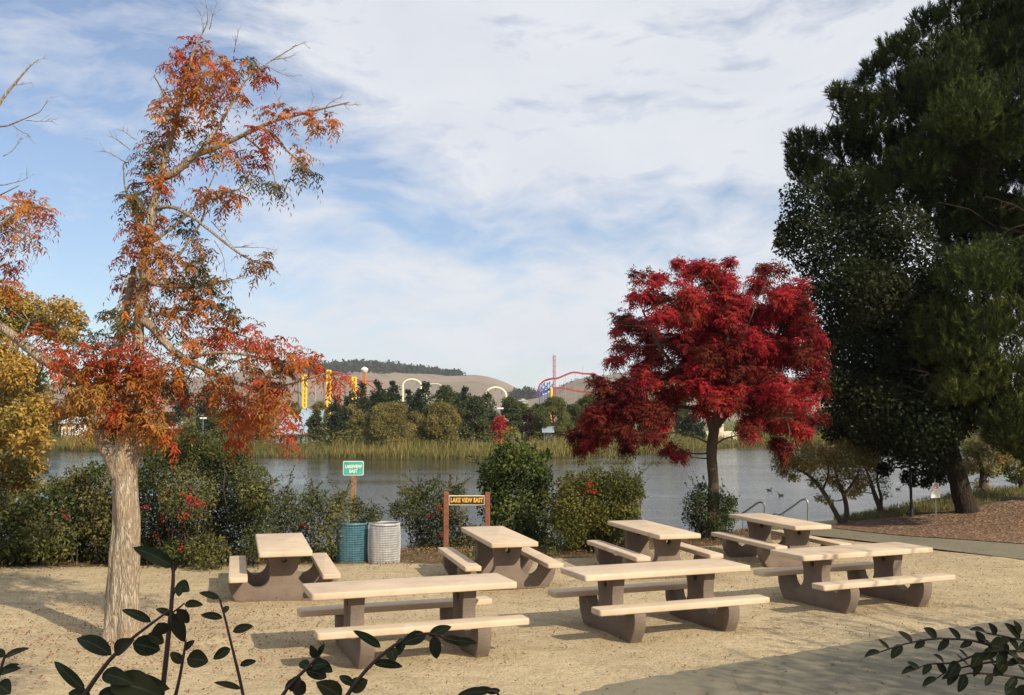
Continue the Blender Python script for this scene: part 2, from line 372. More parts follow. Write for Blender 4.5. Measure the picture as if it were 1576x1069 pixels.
def sheet(name, poly, m, lift, step=.35):       # a thin laid surface following the ground
    poly = [(float(a), float(b)) for a, b in poly]; bm = bmesh.new()
    vs = [bm.verts.new((a, b, 0)) for a, b in poly]; bm.faces.new(vs); bmesh.ops.triangulate(bm, faces=bm.faces)
    xs = [a for a, b in poly]; ys = [b for a, b in poly]
    for k in range(int((max(xs) - min(xs)) / step)):
        bmesh.ops.bisect_plane(bm, geom=bm.verts[:] + bm.edges[:] + bm.faces[:], plane_co=(min(xs) + step * (k + .5), 0, 0), plane_no=(1, 0, 0))
    for k in range(int((max(ys) - min(ys)) / step)):
        bmesh.ops.bisect_plane(bm, geom=bm.verts[:] + bm.edges[:] + bm.faces[:], plane_co=(0, min(ys) + step * (k + .5), 0), plane_no=(0, 1, 0))
    for v in bm.verts: v.co.z = float(terr(v.co.x, v.co.y)) + lift
    bmesh.ops.recalc_face_normals(bm, faces=bm.faces)
    if sum(f.normal.z for f in bm.faces) < 0: bmesh.ops.reverse_faces(bm, faces=bm.faces)
    me = bpy.data.meshes.new(name); bm.to_mesh(me); bm.free(); me.materials.append(m)
    me.polygons.foreach_set('use_smooth', [True] * len(me.polygons))
    o = link(bpy.data.objects.new(name, me)); o['kind'] = 'structure'; return o
def asphalt(t, b, v, o):
    n1 = t.noise(v, 1.2, 5, .6); n2 = t.noise(v, 120, 3, .7); n3 = t.noise(v, 22, 4, .6)
    c = t.ramp(n1, [(.3, (.135, .125, .090)), (.7, (.185, .168, .120))]); c = t.mix(t.ramp(n2, [(.45, 0.0), (.75, .6)]), c, (.30, .275, .21))
    cr = t.n('ShaderNodeTexVoronoi', feature='DISTANCE_TO_EDGE'); t.l(v, cr.inputs['Vector']); cr.inputs['Scale'].default_value = .55
    c = t.mix(t.ramp(cr.outputs['Distance'], [(.002, .3), (.008, 0.0)]), c, (.07, .065, .05))
    c = t.mix(t.ramp(n3, [(.60, 0.0), (.72, .5)]), c, (.30, .25, .16))
    t.l(c, b.inputs['Base Color']); b.inputs['Roughness'].default_value = .9; b.inputs['Specular IOR Level'].default_value = .2; bump(t, b, n2, .6, .008)
M_ASPH = mat('asphalt', asphalt)
edge1 = [G_ for G_ in (GH(860, 1085), GH(930, 1058), GH(1010, 1043), GH(1110, 1026), GH(1200, 1011), GH(1300, 994), GH(1400, 978), GH(1500, 963), GH(1600, 951), GH(1720, 938))]
e1 = curve(edge1, 5); e1 = [(p[0] + .03 * math.sin(i * 1.9), p[1] + .03 * math.sin(i * 2.7)) for i, p in enumerate(e1)]
sheet('asphalt_path', e1 + [(11, 12.2), (11, 9.2), (4.5, 8.35), (.2, 8.4)], M_ASPH, .016)
up2 = [GH(*p) for p in ((1105, 806), (1180, 806), (1240, 809), (1280, 814), (1330, 820), (1389, 826), (1480, 832), (1590, 840), (1700, 846))]
lo2 = [GH(*p) for p in ((1700, 878), (1590, 864), (1480, 851), (1420, 844), (1350, 836), (1290, 829), (1240, 824), (1180, 819), (1105, 816))]
sheet('lake_path', [(p[0], p[1]) for p in curve(up2, 3) + curve(lo2, 3)], M_ASPH, .022)
def mulch(t, b, v, o):
    vo = t.n('ShaderNodeTexVoronoi'); t.l(t.mapping(v, (1, 1.6, 1), (0, 0, .5)), vo.inputs['Vector']); vo.inputs['Scale'].default_value = 16
    n1 = t.noise(v, 1.5, 5, .6); sc = t.n('ShaderNodeSeparateColor'); t.l(vo.outputs['Color'], sc.inputs[0])
    c = t.ramp(sc.outputs[0], [(0, (.07, .038, .022)), (.5, (.16, .085, .043)), (.85, (.27, .155, .08)), (1, (.42, .30, .18))])
    c = t.mix(t.ramp(n1, [(.35, .5), (.6, 0.0)]), c, (.10, .06, .035)); t.l(c, b.inputs['Base Color']); b.inputs['Roughness'].default_value = .95
    bump(t, b, vo.outputs['Distance'], .8, .05)
sheet('bark_mulch', [(p[0], p[1] + .02) for p in curve([GH(1700, 846)] + up2[::-1][1:6], 3)] + [(p[0], p[1]) for p in (GH(1290, 806), GH(1340, 801), GH(1400, 796), GH(1450, 791), GH(1500, 782), GH(1560, 771), GH(1620, 762), GH(1700, 756))], mat('bark_chips', mulch), .035)

LH = [(-900, 600), (-300, 598), (0, 596), (200, 592), (330, 584), (420, 575), (500, 567), (545, 563), (600, 566), (660, 574), (700, 580), (725, 578), (745, 579), (775, 587), (800, 602), (850, 615), (1000, 622), (1700, 625), (2400, 625)]
RH = [(560, 642), (760, 630), (830, 612), (862, 594), (890, 583), (930, 578), (985, 572), (1060, 574), (1200, 583), (1500, 592), (2400, 600)]
def hill_z(prof, d):
    xs = [P(a, b, d)[0] for a, b in prof]; zs = [P(a, b, d)[2] for a, b in prof]
    return lambda x: np.interp(x, xs, zs)
def hill(name, prof, d, d0, d1, x0, x1, seed, m):
    rg = np.random.default_rng(seed); hz = hill_z(prof, d); xs = np.linspace(x0, x1, 220); ys = np.r_[np.linspace(d0, d, 40), np.linspace(d, d1, 10)[1:]]
    Xh, Yh = np.meshgrid(xs, ys); t = np.where(Yh <= d, sstep((Yh - d0) / (d - d0) * .97 + .03), 1 - .8 * sstep((Yh - d) / (d1 - d)))
    w = 0
    for k in range(9):
        kx, ky, ph = rg.normal(0, .012 * (1 + k * .5)), rg.normal(0, .012 * (1 + k * .5)), rg.random() * 6.3
        w = w + np.sin(Xh * kx + Yh * ky + ph) / (1 + k * .5)
    Zh = hz(Xh) * t + w * 2.6 * np.sin(np.clip(t, 0, 1) * math.pi) - 3 * (t < .02)
    V_ = np.stack([Xh, Yh, Zh], -1).reshape(-1, 3); n_ = len(xs); I_ = (np.arange(len(ys) - 1)[:, None] * n_ + np.arange(n_ - 1)[None]).ravel()
    o = np_mesh(name, V_, np.stack([I_, I_ + 1, I_ + n_ + 1, I_ + n_], 1), m, None, None, True); o['kind'] = 'structure'; return o
def hillmat(t, b, v, o):
    n1 = t.noise(v, .008, 6, .6); n2 = t.noise(v, .05, 5, .65); n3 = t.noise(v, .025, 4, .6)
    c = t.ramp(n1, [(.3, (.155, .12, .088)), (.6, (.215, .167, .122)), (.8, (.18, .15, .105))]); c = t.mix(t.ramp(n2, [(.36, .55), (.5, 0.0)]), c, (.10, .085, .055))
    c = t.mix(t.ramp(n3, [(.62, 0.0), (.70, .7)]), c, (.08, .09, .05)); t.l(c, b.inputs['Base Color']); b.inputs['Roughness'].default_value = 1
M_HILL = mat('dry_grass_hill', hillmat)
hill('hills', LH, 1500, 620, 2200, -1900, 1500, 3, M_HILL)
hill('hills.001', RH, 1000, 480, 1400, -150, 1500, 5, M_HILL)

# ------------------------------------------------------------------ picnic tables
TL, TW, SB, WB, HB = 2.40, .76, .657, .265, .415
def rounded_slab(L_, W_, z0, z1, cy, r):
    lp = []
    for sx, sy, a0 in ((1, 1, 0), (-1, 1, 90), (-1, -1, 180), (1, -1, 270)):
        for k in range(5):
            a = R(a0 + 22.5 * k); lp.append((sx * (L_ / 2 - r) + r * math.cos(a), cy + sy * (W_ / 2 - r) + r * math.sin(a)))
    n = len(lp); mb = MB(); mb.add([(x, y, z0) for x, y in lp] + [(x, y, z1) for x, y in lp],
        [tuple(range(n))[::-1], tuple(range(n, 2 * n))] + [(i, (i + 1) % n, (i + 1) % n + n, i + n) for i in range(n)]); return mb
def slab_obj(name, L_, W_, z0, z1, cy, par):
    mb = rounded_slab(L_, W_, z0, z1, cy, .035); me = bpy.data.meshes.new(name); me.from_pydata(mb.v, [], mb.f)
    bm = bmesh.new(); bm.from_mesh(me)
    ed = [e for e in bm.edges if abs(e.verts[0].co.z - e.verts[1].co.z) < 1e-5 and len(e.link_faces) == 2]
    bmesh.ops.bevel(bm, geom=ed, offset=.013, segments=3, affect='EDGES', profile=.5); bm.to_mesh(me); bm.free()
    me.polygons.foreach_set('use_smooth', [True] * len(me.polygons)); me.set_sharp_from_angle(angle=R(40))
    me.materials.append(M_TAN); return link(bpy.data.objects.new(name, me), par)
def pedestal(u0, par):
    half = [(.24, .684), (.235, .62), (.215, .54), (.20, .47)]
    for k in range(1, 9):                          # round cut-out between column and bench support
        a = R(180 + 160 * k / 9); half.append((.375 + .178 * math.cos(a), .385 + .205 * math.sin(a)))
    half += [(.545, HB - .074), (.775, HB - .074), (.792, .29), (.785, .21), (.755, .12), (.71, .05), (.66, -.03)]
    loop = half + [(-x, z) for x, z in half[::-1]]
    bm = bmesh.new(); vs = [bm.verts.new((0, x, z)) for x, z in loop]
    es = [bm.edges.new((vs[i], vs[(i + 1) % len(vs)])) for i in range(len(vs))]
    hv = [bm.verts.new((0, .042 * math.cos(a), .585 + .042 * math.sin(a))) for a in [2 * math.pi * k / 14 for k in range(14)]]
    es += [bm.edges.new((hv[i], hv[(i + 1) % 14])) for i in range(14)]
    bmesh.ops.triangle_fill(bm, use_beauty=True, edges=es)
    hx = .08
    for v in bm.verts: v.co.x = u0 - hx
    r = bmesh.ops.extrude_face_region(bm, geom=bm.faces[:])
    for v in [g for g in r['geom'] if isinstance(g, bmesh.types.BMVert)]: v.co.x = u0 + hx
    bmesh.ops.recalc_face_normals(bm, faces=bm.faces)
    ed = [e for e in bm.edges if len(e.link_faces) == 2 and e.calc_face_angle(0) > 1.2 and abs(e.verts[0].co.x - e.verts[1].co.x) < 1e-5]
    bmesh.ops.bevel(bm, geom=ed, offset=.009, segments=2, affect='EDGES', profile=.5)
    me = bpy.data.meshes.new('pedestal'); bm.to_mesh(me); bm.free()
    me.polygons.foreach_set('use_smooth', [True] * len(me.polygons)); me.set_sharp_from_angle(angle=R(38))
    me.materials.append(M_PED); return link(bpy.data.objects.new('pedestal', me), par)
def make_table():
    t = thing('picnic_table', '', 'picnic table')
    slab_obj('tabletop', TL, TW, .684, .76, 0, t)
    for s in (-1, 1): slab_obj('bench', TL, WB, HB - .074, HB, s * SB, t)
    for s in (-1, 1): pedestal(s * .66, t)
    return t
TABLES = [(-1.191, 11.934, .347, 'tan concrete picnic table nearest the camera, crosswise, front left of the group'),
    (-3.574, 15.817, 1.839, 'tan concrete picnic table set end-on beside the large pale tree trunk, left of the bins'),
    (-.245, 16.888, 1.817, 'tan concrete picnic table set end-on in front of the brown two-post sign'),
    (1.871, 13.235, .371, 'tan concrete picnic table set crosswise in the middle of the front row of three'),
    (5.016, 15.012, .401, 'tan concrete picnic table with dappled shade, rightmost of the front row'),
    (2.461, 17.955, 1.842, 'tan concrete picnic table in front of the clipped bush left of the red tree trunk'),
    (5.047, 19.310, 1.861, 'tan concrete picnic table farthest back, in front of the two steel handrails')]
proto = make_table()
for i, (x, y, a, lab) in enumerate(TABLES):
    if i == 0: o = proto
    else:
        o = proto.copy(); SC.collection.objects.link(o)
        for ch in proto.children:
            c = ch.copy(); SC.collection.objects.link(c); c.parent = o
    o.location = (x, y, 0); o.rotation_euler = (0, 0, a); o['label'] = lab; o['group'] = 'concrete picnic tables on the sandy terrace'

# ------------------------------------------------------------------ bins, signs, rails
def text_mesh(name, body, size, m, parent, loc, depth=.004, bold=.0, sx=1.0, space=1.0, fit=None):
    cu = bpy.data.curves.new(name, 'FONT'); cu.body = body; cu.size = size; cu.align_x = 'CENTER'; cu.align_y = 'CENTER'; cu.extrude = depth; cu.offset = bold; cu.space_character = space
    to = bpy.data.objects.new(name, cu); SC.collection.objects.link(to); dg = bpy.context.evaluated_depsgraph_get()
    me = bpy.data.meshes.new_from_object(to.evaluated_get(dg)); bpy.data.objects.remove(to); me.materials.clear(); me.materials.append(m)
    if fit: xs_ = [v.co.x for v in me.vertices]; sx = fit / (max(xs_) - min(xs_))
    for v in me.vertices: v.co = Vector((v.co.x * sx, -v.co.z, v.co.y))
    o = link(bpy.data.objects.new(name, me), parent); o.location = loc; return o
def bin_(px, py, label, m_w, m_l, h=.72, r=.29, tilt=0.0):
    g = GH(px, py); g[2] = terr(g[0], g[1]) - .01; t = thing('trash_bin', label, 'trash bin', g, random.random())
    b = MB(); b.tube([(0, 0, .03), (0, 0, .06), (0, 0, h - .05), (0, 0, h - .05), (0, 0, .1)], [r - .03, r - .022, r - .022, r - .04, r - .04], 40); b.build('drum', m_l, t, True)
    w = MB(); n = 64; bul = lambda z: r + .012 * math.sin(math.pi * z / h)
    for k in range(n):
        a = 2 * math.pi * k / n; w.tube([(bul(z) * math.cos(a), bul(z) * math.sin(a), z) for z in np.linspace(0, h, 6)], .0042, 4)
    for z in np.linspace(.02, h - .02, 17):
        a = np.linspace(0, 2 * math.pi, 41); w.tube([(bul(z) * math.cos(x), bul(z) * math.sin(x), z + .004) for x in a], .0042, 4)
    w.build('wire_cage', m_w, t)
    rm = MB(); a = np.linspace(0, 2 * math.pi, 41); rm.tube([(r * math.cos(x), r * math.sin(x), h) for x in a], .011, 6); rm.build('rim', m_w, t, True)
    return t
bin_(542, 863, 'blue wire mesh trash bin under the green sign', plain('blue_wire', (.13, .28, .34), .4, .2, .3, 12), plain('blue_drum', (.06, .155, .20), .35, .3, .4, 7))
bin_(591, 864, 'pale grey wire mesh trash bin beside the blue one', plain('grey_wire', (.62, .62, .62), .45, .3, .2, 12), plain('grey_drum', (.38, .38, .39), .45, .3, .35, 7))
WOODP = plain('weathered_post', (.25, .15, .085), .85, var=.4, scale=16, bmp=.3)
def sign_green():
    g = GH(543, 852); d = g[1]; zt = P(543, 709, d)[2]; t = thing('park_sign', 'green LAKEVIEW EAST sign on a wooden post behind the blue bin', 'sign', (g[0], g[1], g[2]))
    hz = zt - g[2]; wd, hh = .41, .285
    b = MB(); b.box((0, 0, (hz - .05) / 2 - .1), (.10, .09, hz - .05 + .2)); b.build('post', WOODP, t, bevel=.006)
    p = rounded = MB()
    def rr(w, h, r):
        lp = []
        for sx, sz, a0 in ((1, 1, 0), (-1, 1, 90), (-1, -1, 180), (1, -1, 270)):
            for k in range(5): a = R(a0 + 22.5 * k); lp.append((sx * (w / 2 - r) + r * math.cos(a), hz - hh / 2 + sz * (h / 2 - r) + r * math.sin(a)))
        return lp
    p.prism(rr(wd, hh, .03), -.052, -.047); pl = p.build('panel', plain('sign_white', (.72, .76, .70), .4, bmp=0, var=.08), t)
    f = MB(); f.prism(rr(wd - .026, hh - .026, .022), -.0545, -.0515); f.build('green_face', plain('sign_green', (.07, .40, .33), .4, bmp=0, var=.3, scale=8), pl)
    wt = MATS['sign_white']
    text_mesh('lettering', 'LAKEVIEW', .088, wt, pl, (0, -.0555, hz - hh / 2 + .03), .0015, .004, .72, 1.05, .33)
    text_mesh('lettering', 'EAST', .088, wt, pl, (0, -.0555, hz - hh / 2 - .060), .0015, .004, .72, 1.05, .165)
sign_green()
def sign_wood():
    a, b_ = GH(688, 845), None; d = a[1]; w = (750 - 687) * mpp(d); zt = P(687, 757, d)[2]; zb = a[2]
    cx = P(718.5, 770, d)[0]; t = thing('park_sign', 'brown board reading LAKE VIEW EAST hung between two russet posts', 'sign', (cx, d, zb))
    M_RED = plain('russet_post', (.20, .075, .045), .8, var=.3, scale=12, bmp=.2)
    for s in (-1, 1):
        p = MB(); p.box((s * w / 2, 0, (zt - zb) / 2 - .1), (.105, .10, zt - zb + .2)); p.build('post', M_RED, t, bevel=.012)
    z0 = P(718, 777, d)[2] - zb; z1 = P(718, 762, d)[2] - zb; bw = w - .11
    p = MB(); p.box((0, -.01, (z0 + z1) / 2), (bw, .05, z1 - z0)); bd = p.build('board', plain('cream_edge', (.62, .55, .42), .6, bmp=.05), t, bevel=.004)
    p = MB(); p.box((0, -.036, (z0 + z1) / 2), (bw - .035, .006, z1 - z0 - .035)); p.build('dark_face', plain('dark_brown', (.035, .022, .014), .6, bmp=.05), bd)
    text_mesh('lettering', 'LAKE VIEW EAST', .125, plain('yellow_letter', (.75, .42, .06), .5, bmp=0), bd, (0, -.0405, (z0 + z1) / 2), .002, .005, .78, 1.04, bw - .075)
sign_wood()
STEEL = plain('galvanised_steel', (.33, .36, .38), .38, .85, .12, 20, .05)
def rail(pts, d, label, mids):
    b = P(pts[-1][0], pts[-1][1], d); g = np.array([b[0], b[1], terr(b[0], b[1])]); t = thing('handrail', label, 'handrail', g, 0, 'steel handrails on the lake steps')
    m = MB(); w = [P(x, y, d + dd) for x, y, dd in pts]; c = curve(w + [g + np.array([0, 0, -.1])], 6); m.tube(c, .024, 10); m.build('rail', STEEL, t, True, off=g)
    for x, y, dd in mids:
        a = P(x, y, d + dd); mm = MB(); mm.tube([a, (a[0], a[1], terr(a[0], a[1]) - .1)], .016, 8); mm.build('support_post', STEEL, t, True, off=g)
# rails
rail([(1112, 802, 3.2), (1126, 797, 3.0), (1133, 794, 2.6), (1140, 791, 2.2), (1150, 784.5, 1.5), (1160, 777.5, .8), (1167, 773, .2), (1172, 772.5, .05), (1176.5, 776, 0), (1177, 785, 0), (1177, 795, 0)], 22.6, 'galvanised pipe handrail by the lake, the one nearer the red tree trunk', [(1143, 789, 1.95)])
rail([(1187, 797, 3.2), (1190, 792, 2.9), (1194, 789.5, 2.6), (1201, 791, 2.2), (1212, 784.5, 1.5), (1224, 776, .7), (1232, 770, .2), (1238, 768, .05), (1243, 772, 0), (1243.5, 785, 0), (1243.5, 795, 0)], 22.6, 'galvanised pipe handrail by the lake, the one farther from the red tree trunk', [(1206, 788, 1.8)])
# black lamp pole
g = GH(1403, 797); t = thing('lamp_post', 'thin black lamp post by the lake left of the leaning trunk', 'lamp post', g)
m = MB(); m.tube([(0, 0, -.1), (0, 0, .25), (0, 0, .3), (0, 0, 3.6)], [.06, .06, .036, .03], 10); m.build('pole', plain('black_iron', (.02, .02, .022), .5, .3, bmp=.02), t, True)
m = MB(); m.tube([(0, 0, 3.55), (0, 0, 3.62), (0, 0, 3.68), (0, 0, 4.0), (0, 0, 4.12), (0, 0, 4.2)], [.05, .07, .13, .17, .12, .02], 14); m.build('lantern', MATS['black_iron'], t, True)
# small white sign by the water
g = GH(1441, 796); d = g[1]; t = thing('notice_sign', 'small white notice sign on a thin post by the water', 'sign', g)
hz = lambda py: P(1441, py, d)[2] - g[2]
m = MB(); m.tube([(0, .02, -.1), (0, .02, hz(745))], .017, 8); m.build('post', STEEL, t, True)
M_W = plain('notice_white', (.80, .80, .78), .45, bmp=0, var=.05)
m = MB(); k = mpp(d); m.box((0, 0, (hz(754.5) + hz(766)) / 2), (14 * k, .006, 11.5 * k)); m.build('lower_panel', M_W, t)
m = MB(); m.box((.01, 0, (hz(743) + hz(753.5)) / 2), (10 * k, .006, 10.5 * k)); up_ = m.build('upper_panel', M_W, t)
m = MB()
m.tube([(.01 + 3.2 * k * math.cos(a), -.005, (hz(743) + hz(753.5)) / 2 + 3.2 * k * math.sin(a)) for a in np.linspace(0, 2 * math.pi, 21)], .010, 4)
m.tube([(.01 - 2.2 * k, -.005, (hz(743) + hz(753.5)) / 2 + 2.2 * k), (.01 + 2.2 * k, -.005, (hz(743) + hz(753.5)) / 2 - 2.2 * k)], .010, 4)
m.build('red_symbol', plain('sign_red', (.55, .05, .05), .5, bmp=0), up_)

# ------------------------------------------------------------------ trees
def near_on(nodes, c):
    best = min(nodes, key=lambda n_: np.linalg.norm(n_[0] - c) + max(0, (n_[0][2] - c[2])) * .8); return best
def tree_obj(name, label, cat, base, trunk, crown, m_bark, m_leaf, group=None):
    t = thing(name, label, cat, base, 0, group)
    if trunk and trunk.v: trunk.build('trunk', m_bark, t, True, off=base, ang=0)
    crown.build('crown', m_leaf, t, base); return t
# --- the big orange tree at the left
def orange_tree():
    D = 12.4; k = mpp(D); base = GH(191, 984); base[2] = -.05; tr = MB(); L_ = Leaves(); nodes = []
    def limb(pts, w0, w1, dd0=0.0, dd1=0.0, n=7, sides=10, wob=.10, keep=True):
        m_ = len(pts); w = [P(x, y, D + dd0 + (dd1 - dd0) * i / (m_ - 1)) for i, (x, y) in enumerate(pts)]
        c = curve(w, n); r = rads(w0 * k / 2, w1 * k / 2, len(c), .9); tr.tube(c, r, sides, wob)
        if keep: nodes.extend((p, q_) for p, q_ in zip(c[2:], r[2:]))
        return c
    # trunk with flared foot and swollen fork
    tp = [(190, 990, 60), (191, 975, 57), (190, 950, 55), (190, 910, 54), (192, 860, 52), (194, 810, 48), (193, 770, 47), (191, 735, 47), (190, 705, 51), (197, 685, 46), (204, 660, 38), (208, 630, 31), (210, 590, 25), (212, 540, 20), (214, 490, 17.5), (220, 430, 16), (228, 370, 15), (236, 320, 14), (246, 275, 12), (256, 235, 10.5), (266, 205, 9), (276, 165, 7), (288, 115, 5), (300, 75, 3.5), (318, 38, 2)]
    w = [P(x, y, D) for x, y, _ in tp]; c = curve(w, 5); rr = np.interp(np.arange(len(c)), np.arange(len(tp)) * 5, [a[2] * k / 2 * .85 for a in tp])
    ph = [random.random() * 6.3 for _ in range(6)]; n = 40; V = []
    for i, p in enumerate(c):
        h = p[2]
        for j in range(n):
            a = 2 * math.pi * j / n; f = 1 + .05 * math.sin(3 * a + ph[0] + h * 1.2) + .035 * math.sin(7 * a + ph[1] - h * 2.0) + .03 * math.sin(11 * a + ph[2] + 5 * math.sin(h * 1.5)) + .03 * (random.random() - .5)
            f += max(0, .45 - h) * .75 * max(0, math.sin(5 * a + ph[3])) + .05 * math.sin(2 * a + 2.3 * h) + .035 * math.sin(4 * a + 6 * h + ph[4]); V.append((p[0] + rr[i] * f * math.cos(a), p[1] + rr[i] * f * math.sin(a), p[2]))
    tr.add(V, [(i * n + j, i * n + (j + 1) % n, (i + 1) * n + (j + 1) % n, (i + 1) * n + j) for i in range(len(c) - 1) for j in range(n)])
    nodes.extend((p, r_) for p, r_ in zip(c[50:], rr[50:]))
    limb([(188, 735), (176, 705), (163, 682), (155, 655), (152, 635), (160, 605), (172, 565), (182, 530), (192, 490), (200, 445), (206, 410)], 34, 9, -.05, .35)
    limb([(155, 655), (145, 620), (128, 587), (100, 568), (70, 555), (35, 528), (0, 500), (-50, 455), (-80, 380), (-70, 290), (-40, 230), (0, 158), (28, 122), (52, 95)], 24, 2.0, -.05, .2)
    limb([(-50, 455), (-40, 400), (-10, 360), (20, 330), (55, 318), (82, 325)], 9, 2, .1, -.3); limb([(-70, 290), (-20, 205), (15, 192), (62, 172)], 5, 1.5, .2, 0)
    limb([(-60, 380), (-20, 310), (0, 300), (30, 285)], 4, 1.5, .2, 0); limb([(-20, 440), (5, 430), (15, 405)], 5, 2, .1, 0)
    limb([(216, 490), (236, 505), (262, 535), (290, 555), (318, 568), (345, 582), (400, 600), (432, 606), (455, 620)], 15, 3, 0, -.7)
    limb([(290, 553), (320, 544), (360, 543), (400, 550), (440, 556), (488, 560)], 6, 2, -.2, -.7)
    limb([(345, 582), (370, 610), (400, 635), (430, 660)], 5, 2, -.4, -.2); limb([(310, 565), (335, 595), (355, 625), (365, 665)], 5, 2, -.3, .3)
    limb([(400, 600), (450, 590), (500, 575), (520, 582)], 4, 1.5, -.6, -.8)
    limb([(248, 275), (270, 265), (300, 240), (330, 228), (365, 212), (400, 195), (430, 183), (460, 176), (500, 166), (538, 157)], 12, 2, 0, -.5)
    limb([(305, 238), (325, 210), (345, 180), (362, 150), (380, 122), (410, 98), (456, 70)], 6, 1.6, -.1, .4)
    limb([(400, 195), (425, 210), (445, 235), (470, 255), (476, 270)], 4, 1.5, -.3, -.4); limb([(375, 208), (400, 230), (420, 265), (425, 290)], 4, 1.5, -.2, -.5)
    limb([(236, 322), (262, 318), (290, 330), (315, 348), (345, 372), (372, 392), (400, 405), (415, 408)], 7, 2, 0, -.8)
    limb([(228, 375), (265, 350), (300, 320), (335, 300), (365, 292), (395, 275)], 7, 2, 0, .6); limb([(220, 430), (250, 440), (290, 440), (325, 435), (352, 432)], 7, 2, 0, .3)
    limb([(214, 490), (255, 480), (300, 478), (340, 505), (385, 520)], 7, 2, 0, .4); limb([(270, 400), (290, 372), (312, 335), (318, 300), (332, 262)], 5, 2, .3, .5)
    limb([(228, 370), (215, 340), (200, 310), (192, 285), (190, 250)], 5, 1.5, 0, -.5); limb([(220, 430), (200, 425), (190, 440), (180, 480)], 5, 1.5, 0, -.6)
    limb([(270, 180), (255, 150), (245, 130), (238, 118)], 4, 1.5, 0, -.3)
    O, O2, Rd, Br, Gn, Yl = (.37, .115, .024), (.36, .15, .034), (.34, .060, .022), (.20, .09, .030), (.085, .075, .026), (.31, .165, .04)
    cl = '''300 80 26 r;275 105 30 r;322 108 34 o;268 160 26 b;350 108 20 r;308 148 26 o;385 97 11 b;402 118 13 o;362 143 15 o;325 168 12 o;330 203 17 r;255 182 18 o;248 222 25 b;243 265 30 r;222 300 26 b;205 308 20 b;230 330 26 b;288 195 12 b;348 235 17 o;395 240 18 r;430 176 16 r;408 202 18 r;478 185 17 o;505 190 10 r;470 262 11 b;462 240 10 o;424 285 14 g;340 305 18 o;310 300 16 o;396 404 17 b;215 368 24 o;240 388 32 o;265 400 22 b;200 440 22 r;240 440 32 b;280 432 22 b;330 436 17 b;300 470 32 b;262 490 32 b;195 500 14 g;330 510 28 r;380 520 26 r;420 535 26 r;458 550 18 r;485 556 14 r;395 545 15 b;348 520 20 o;110 558 32 o;150 553 32 r;85 543 22 r;58 518 14 r;190 560 30 r;230 565 28 r;270 560 24 b;130 598 40 y;178 608 42 o;222 608 38 o;105 622 22 y;240 640 25 o;160 648 34 y;205 655 22 y;282 600 13 r;330 600 20 b;352 612 28 o;382 622 26 r;418 612 26 o;440 628 22 o;402 640 22 r;440 664 18 r;365 668 18 r;420 592 12 r;520 582 13 r;338 582 12 r;262 670 17 r;20 318 26 o;50 314 17 o;12 350 24 o;66 324 10 r;42 362 11 o;8 408 24 r;10 440 14 r;130 520 22 b;205 530 22 r;165 530 20 b;340 470 16 g;300 410 18 b;310 380 12 b;360 300 12 o;385 275 10 g;285 345 16 b;205 580 30 r;150 580 34 o;190 635 30 o;235 590 26 r;300 530 18 b;370 640 18 o;400 590 16 r;210 350 18 b;225 245 16 b;290 130 20 r;262 205 14 r;180 490 18 b;210 470 18 b;125 640 18 y;230 660 18 y;270 580 18 b;380 565 12 b;345 555 14 b;430 575 14 b;300 240 10 o;325 225 10 g;205 400 16 r;310 450 20 b;355 490 14 b'''
    pals = {'o': [O, O2, Rd], 'r': [Rd, O, Rd], 'b': [Br, O, Gn], 'g': [Gn, Br, Gn], 'y': [Yl, O2, O]}
    for s in cl.split(';'):
        x, y, r, kd = s.split(); x, y, r = float(x), float(y), float(r)
        near = min(nodes, key=lambda q_: np.linalg.norm(q_[0] - P(x, y, q_[0][1])))
        c = P(x, y, near[0][1] + random.uniform(-.45, .45)); rw = r * k
        if np.linalg.norm(near[0] - c) > .12:
            twig(tr, near[0], c, min(near[1] * .6, .012), .004, .1)
        for _ in range(3): twig(tr, c, in_ball(1, c, rw * .9)[0], .005, .002, .1, 4, 4)
        leaves_compound(L_, c, (rw * .92, max(rw * .9, .26), rw * .85), int((9 + 44 * (r / 30) ** 1.6) * (.95 if y > 530 else .95)), .18, 5, .072, .018, pals[kd], .55)
    for x, y, dx_, dz_, ln in ((318, 38, .3, 1, .35), (322, 45, .5, .6, .3), (312, 50, -.2, 1, .3), (450, 72, 1, .4, .2), (420, 92, 1, .2, .3), (405, 100, .8, -.2, .35), (360, 80, .4, .8, .3), (500, 166, .5, .9, .3), (470, 175, .3, 1, .3), (525, 160, 1, .1, .2), (440, 182, -.2, 1, .3), (195, 250, -.8, .5, .35), (200, 230, -.6, .8, .3), (210, 215, -.8, .6, .25), (60, 173, .9, .5, .25), (40, 185, .9, 0, .3), (20, 192, .6, -.7, .3), (45, 103, .5, .8, .2), (20, 130, .7, -.2, .25), (5, 240, .8, .3, .3), (0, 285, .8, .1, .4), (360, 380, .7, .1, .4), (340, 300, .9, .3, .3), (325, 340, .6, -.6, .5), (350, 432, .9, .1, .3), (390, 405, .8, .3, .3), (330, 370, .5, -.8, .45), (45, 360, .3, -1, .4), (480, 556, 1, .1, .25), (500, 170, .8, -.5, .2), (345, 170, .5, .6, .3)):
        bare_twigs(tr, P(x, y, D + random.uniform(-.4, .3)), (dx_, random.uniform(-.4, .4), dz_), ln, .006, 2, 4)
    return tree_obj('orange_leaved_tree', 'tall sparse tree with orange leaves and thick pale cracked trunk', 'tree', base, tr, L_, BARK_PALE, M_LEAF)
orange_tree()
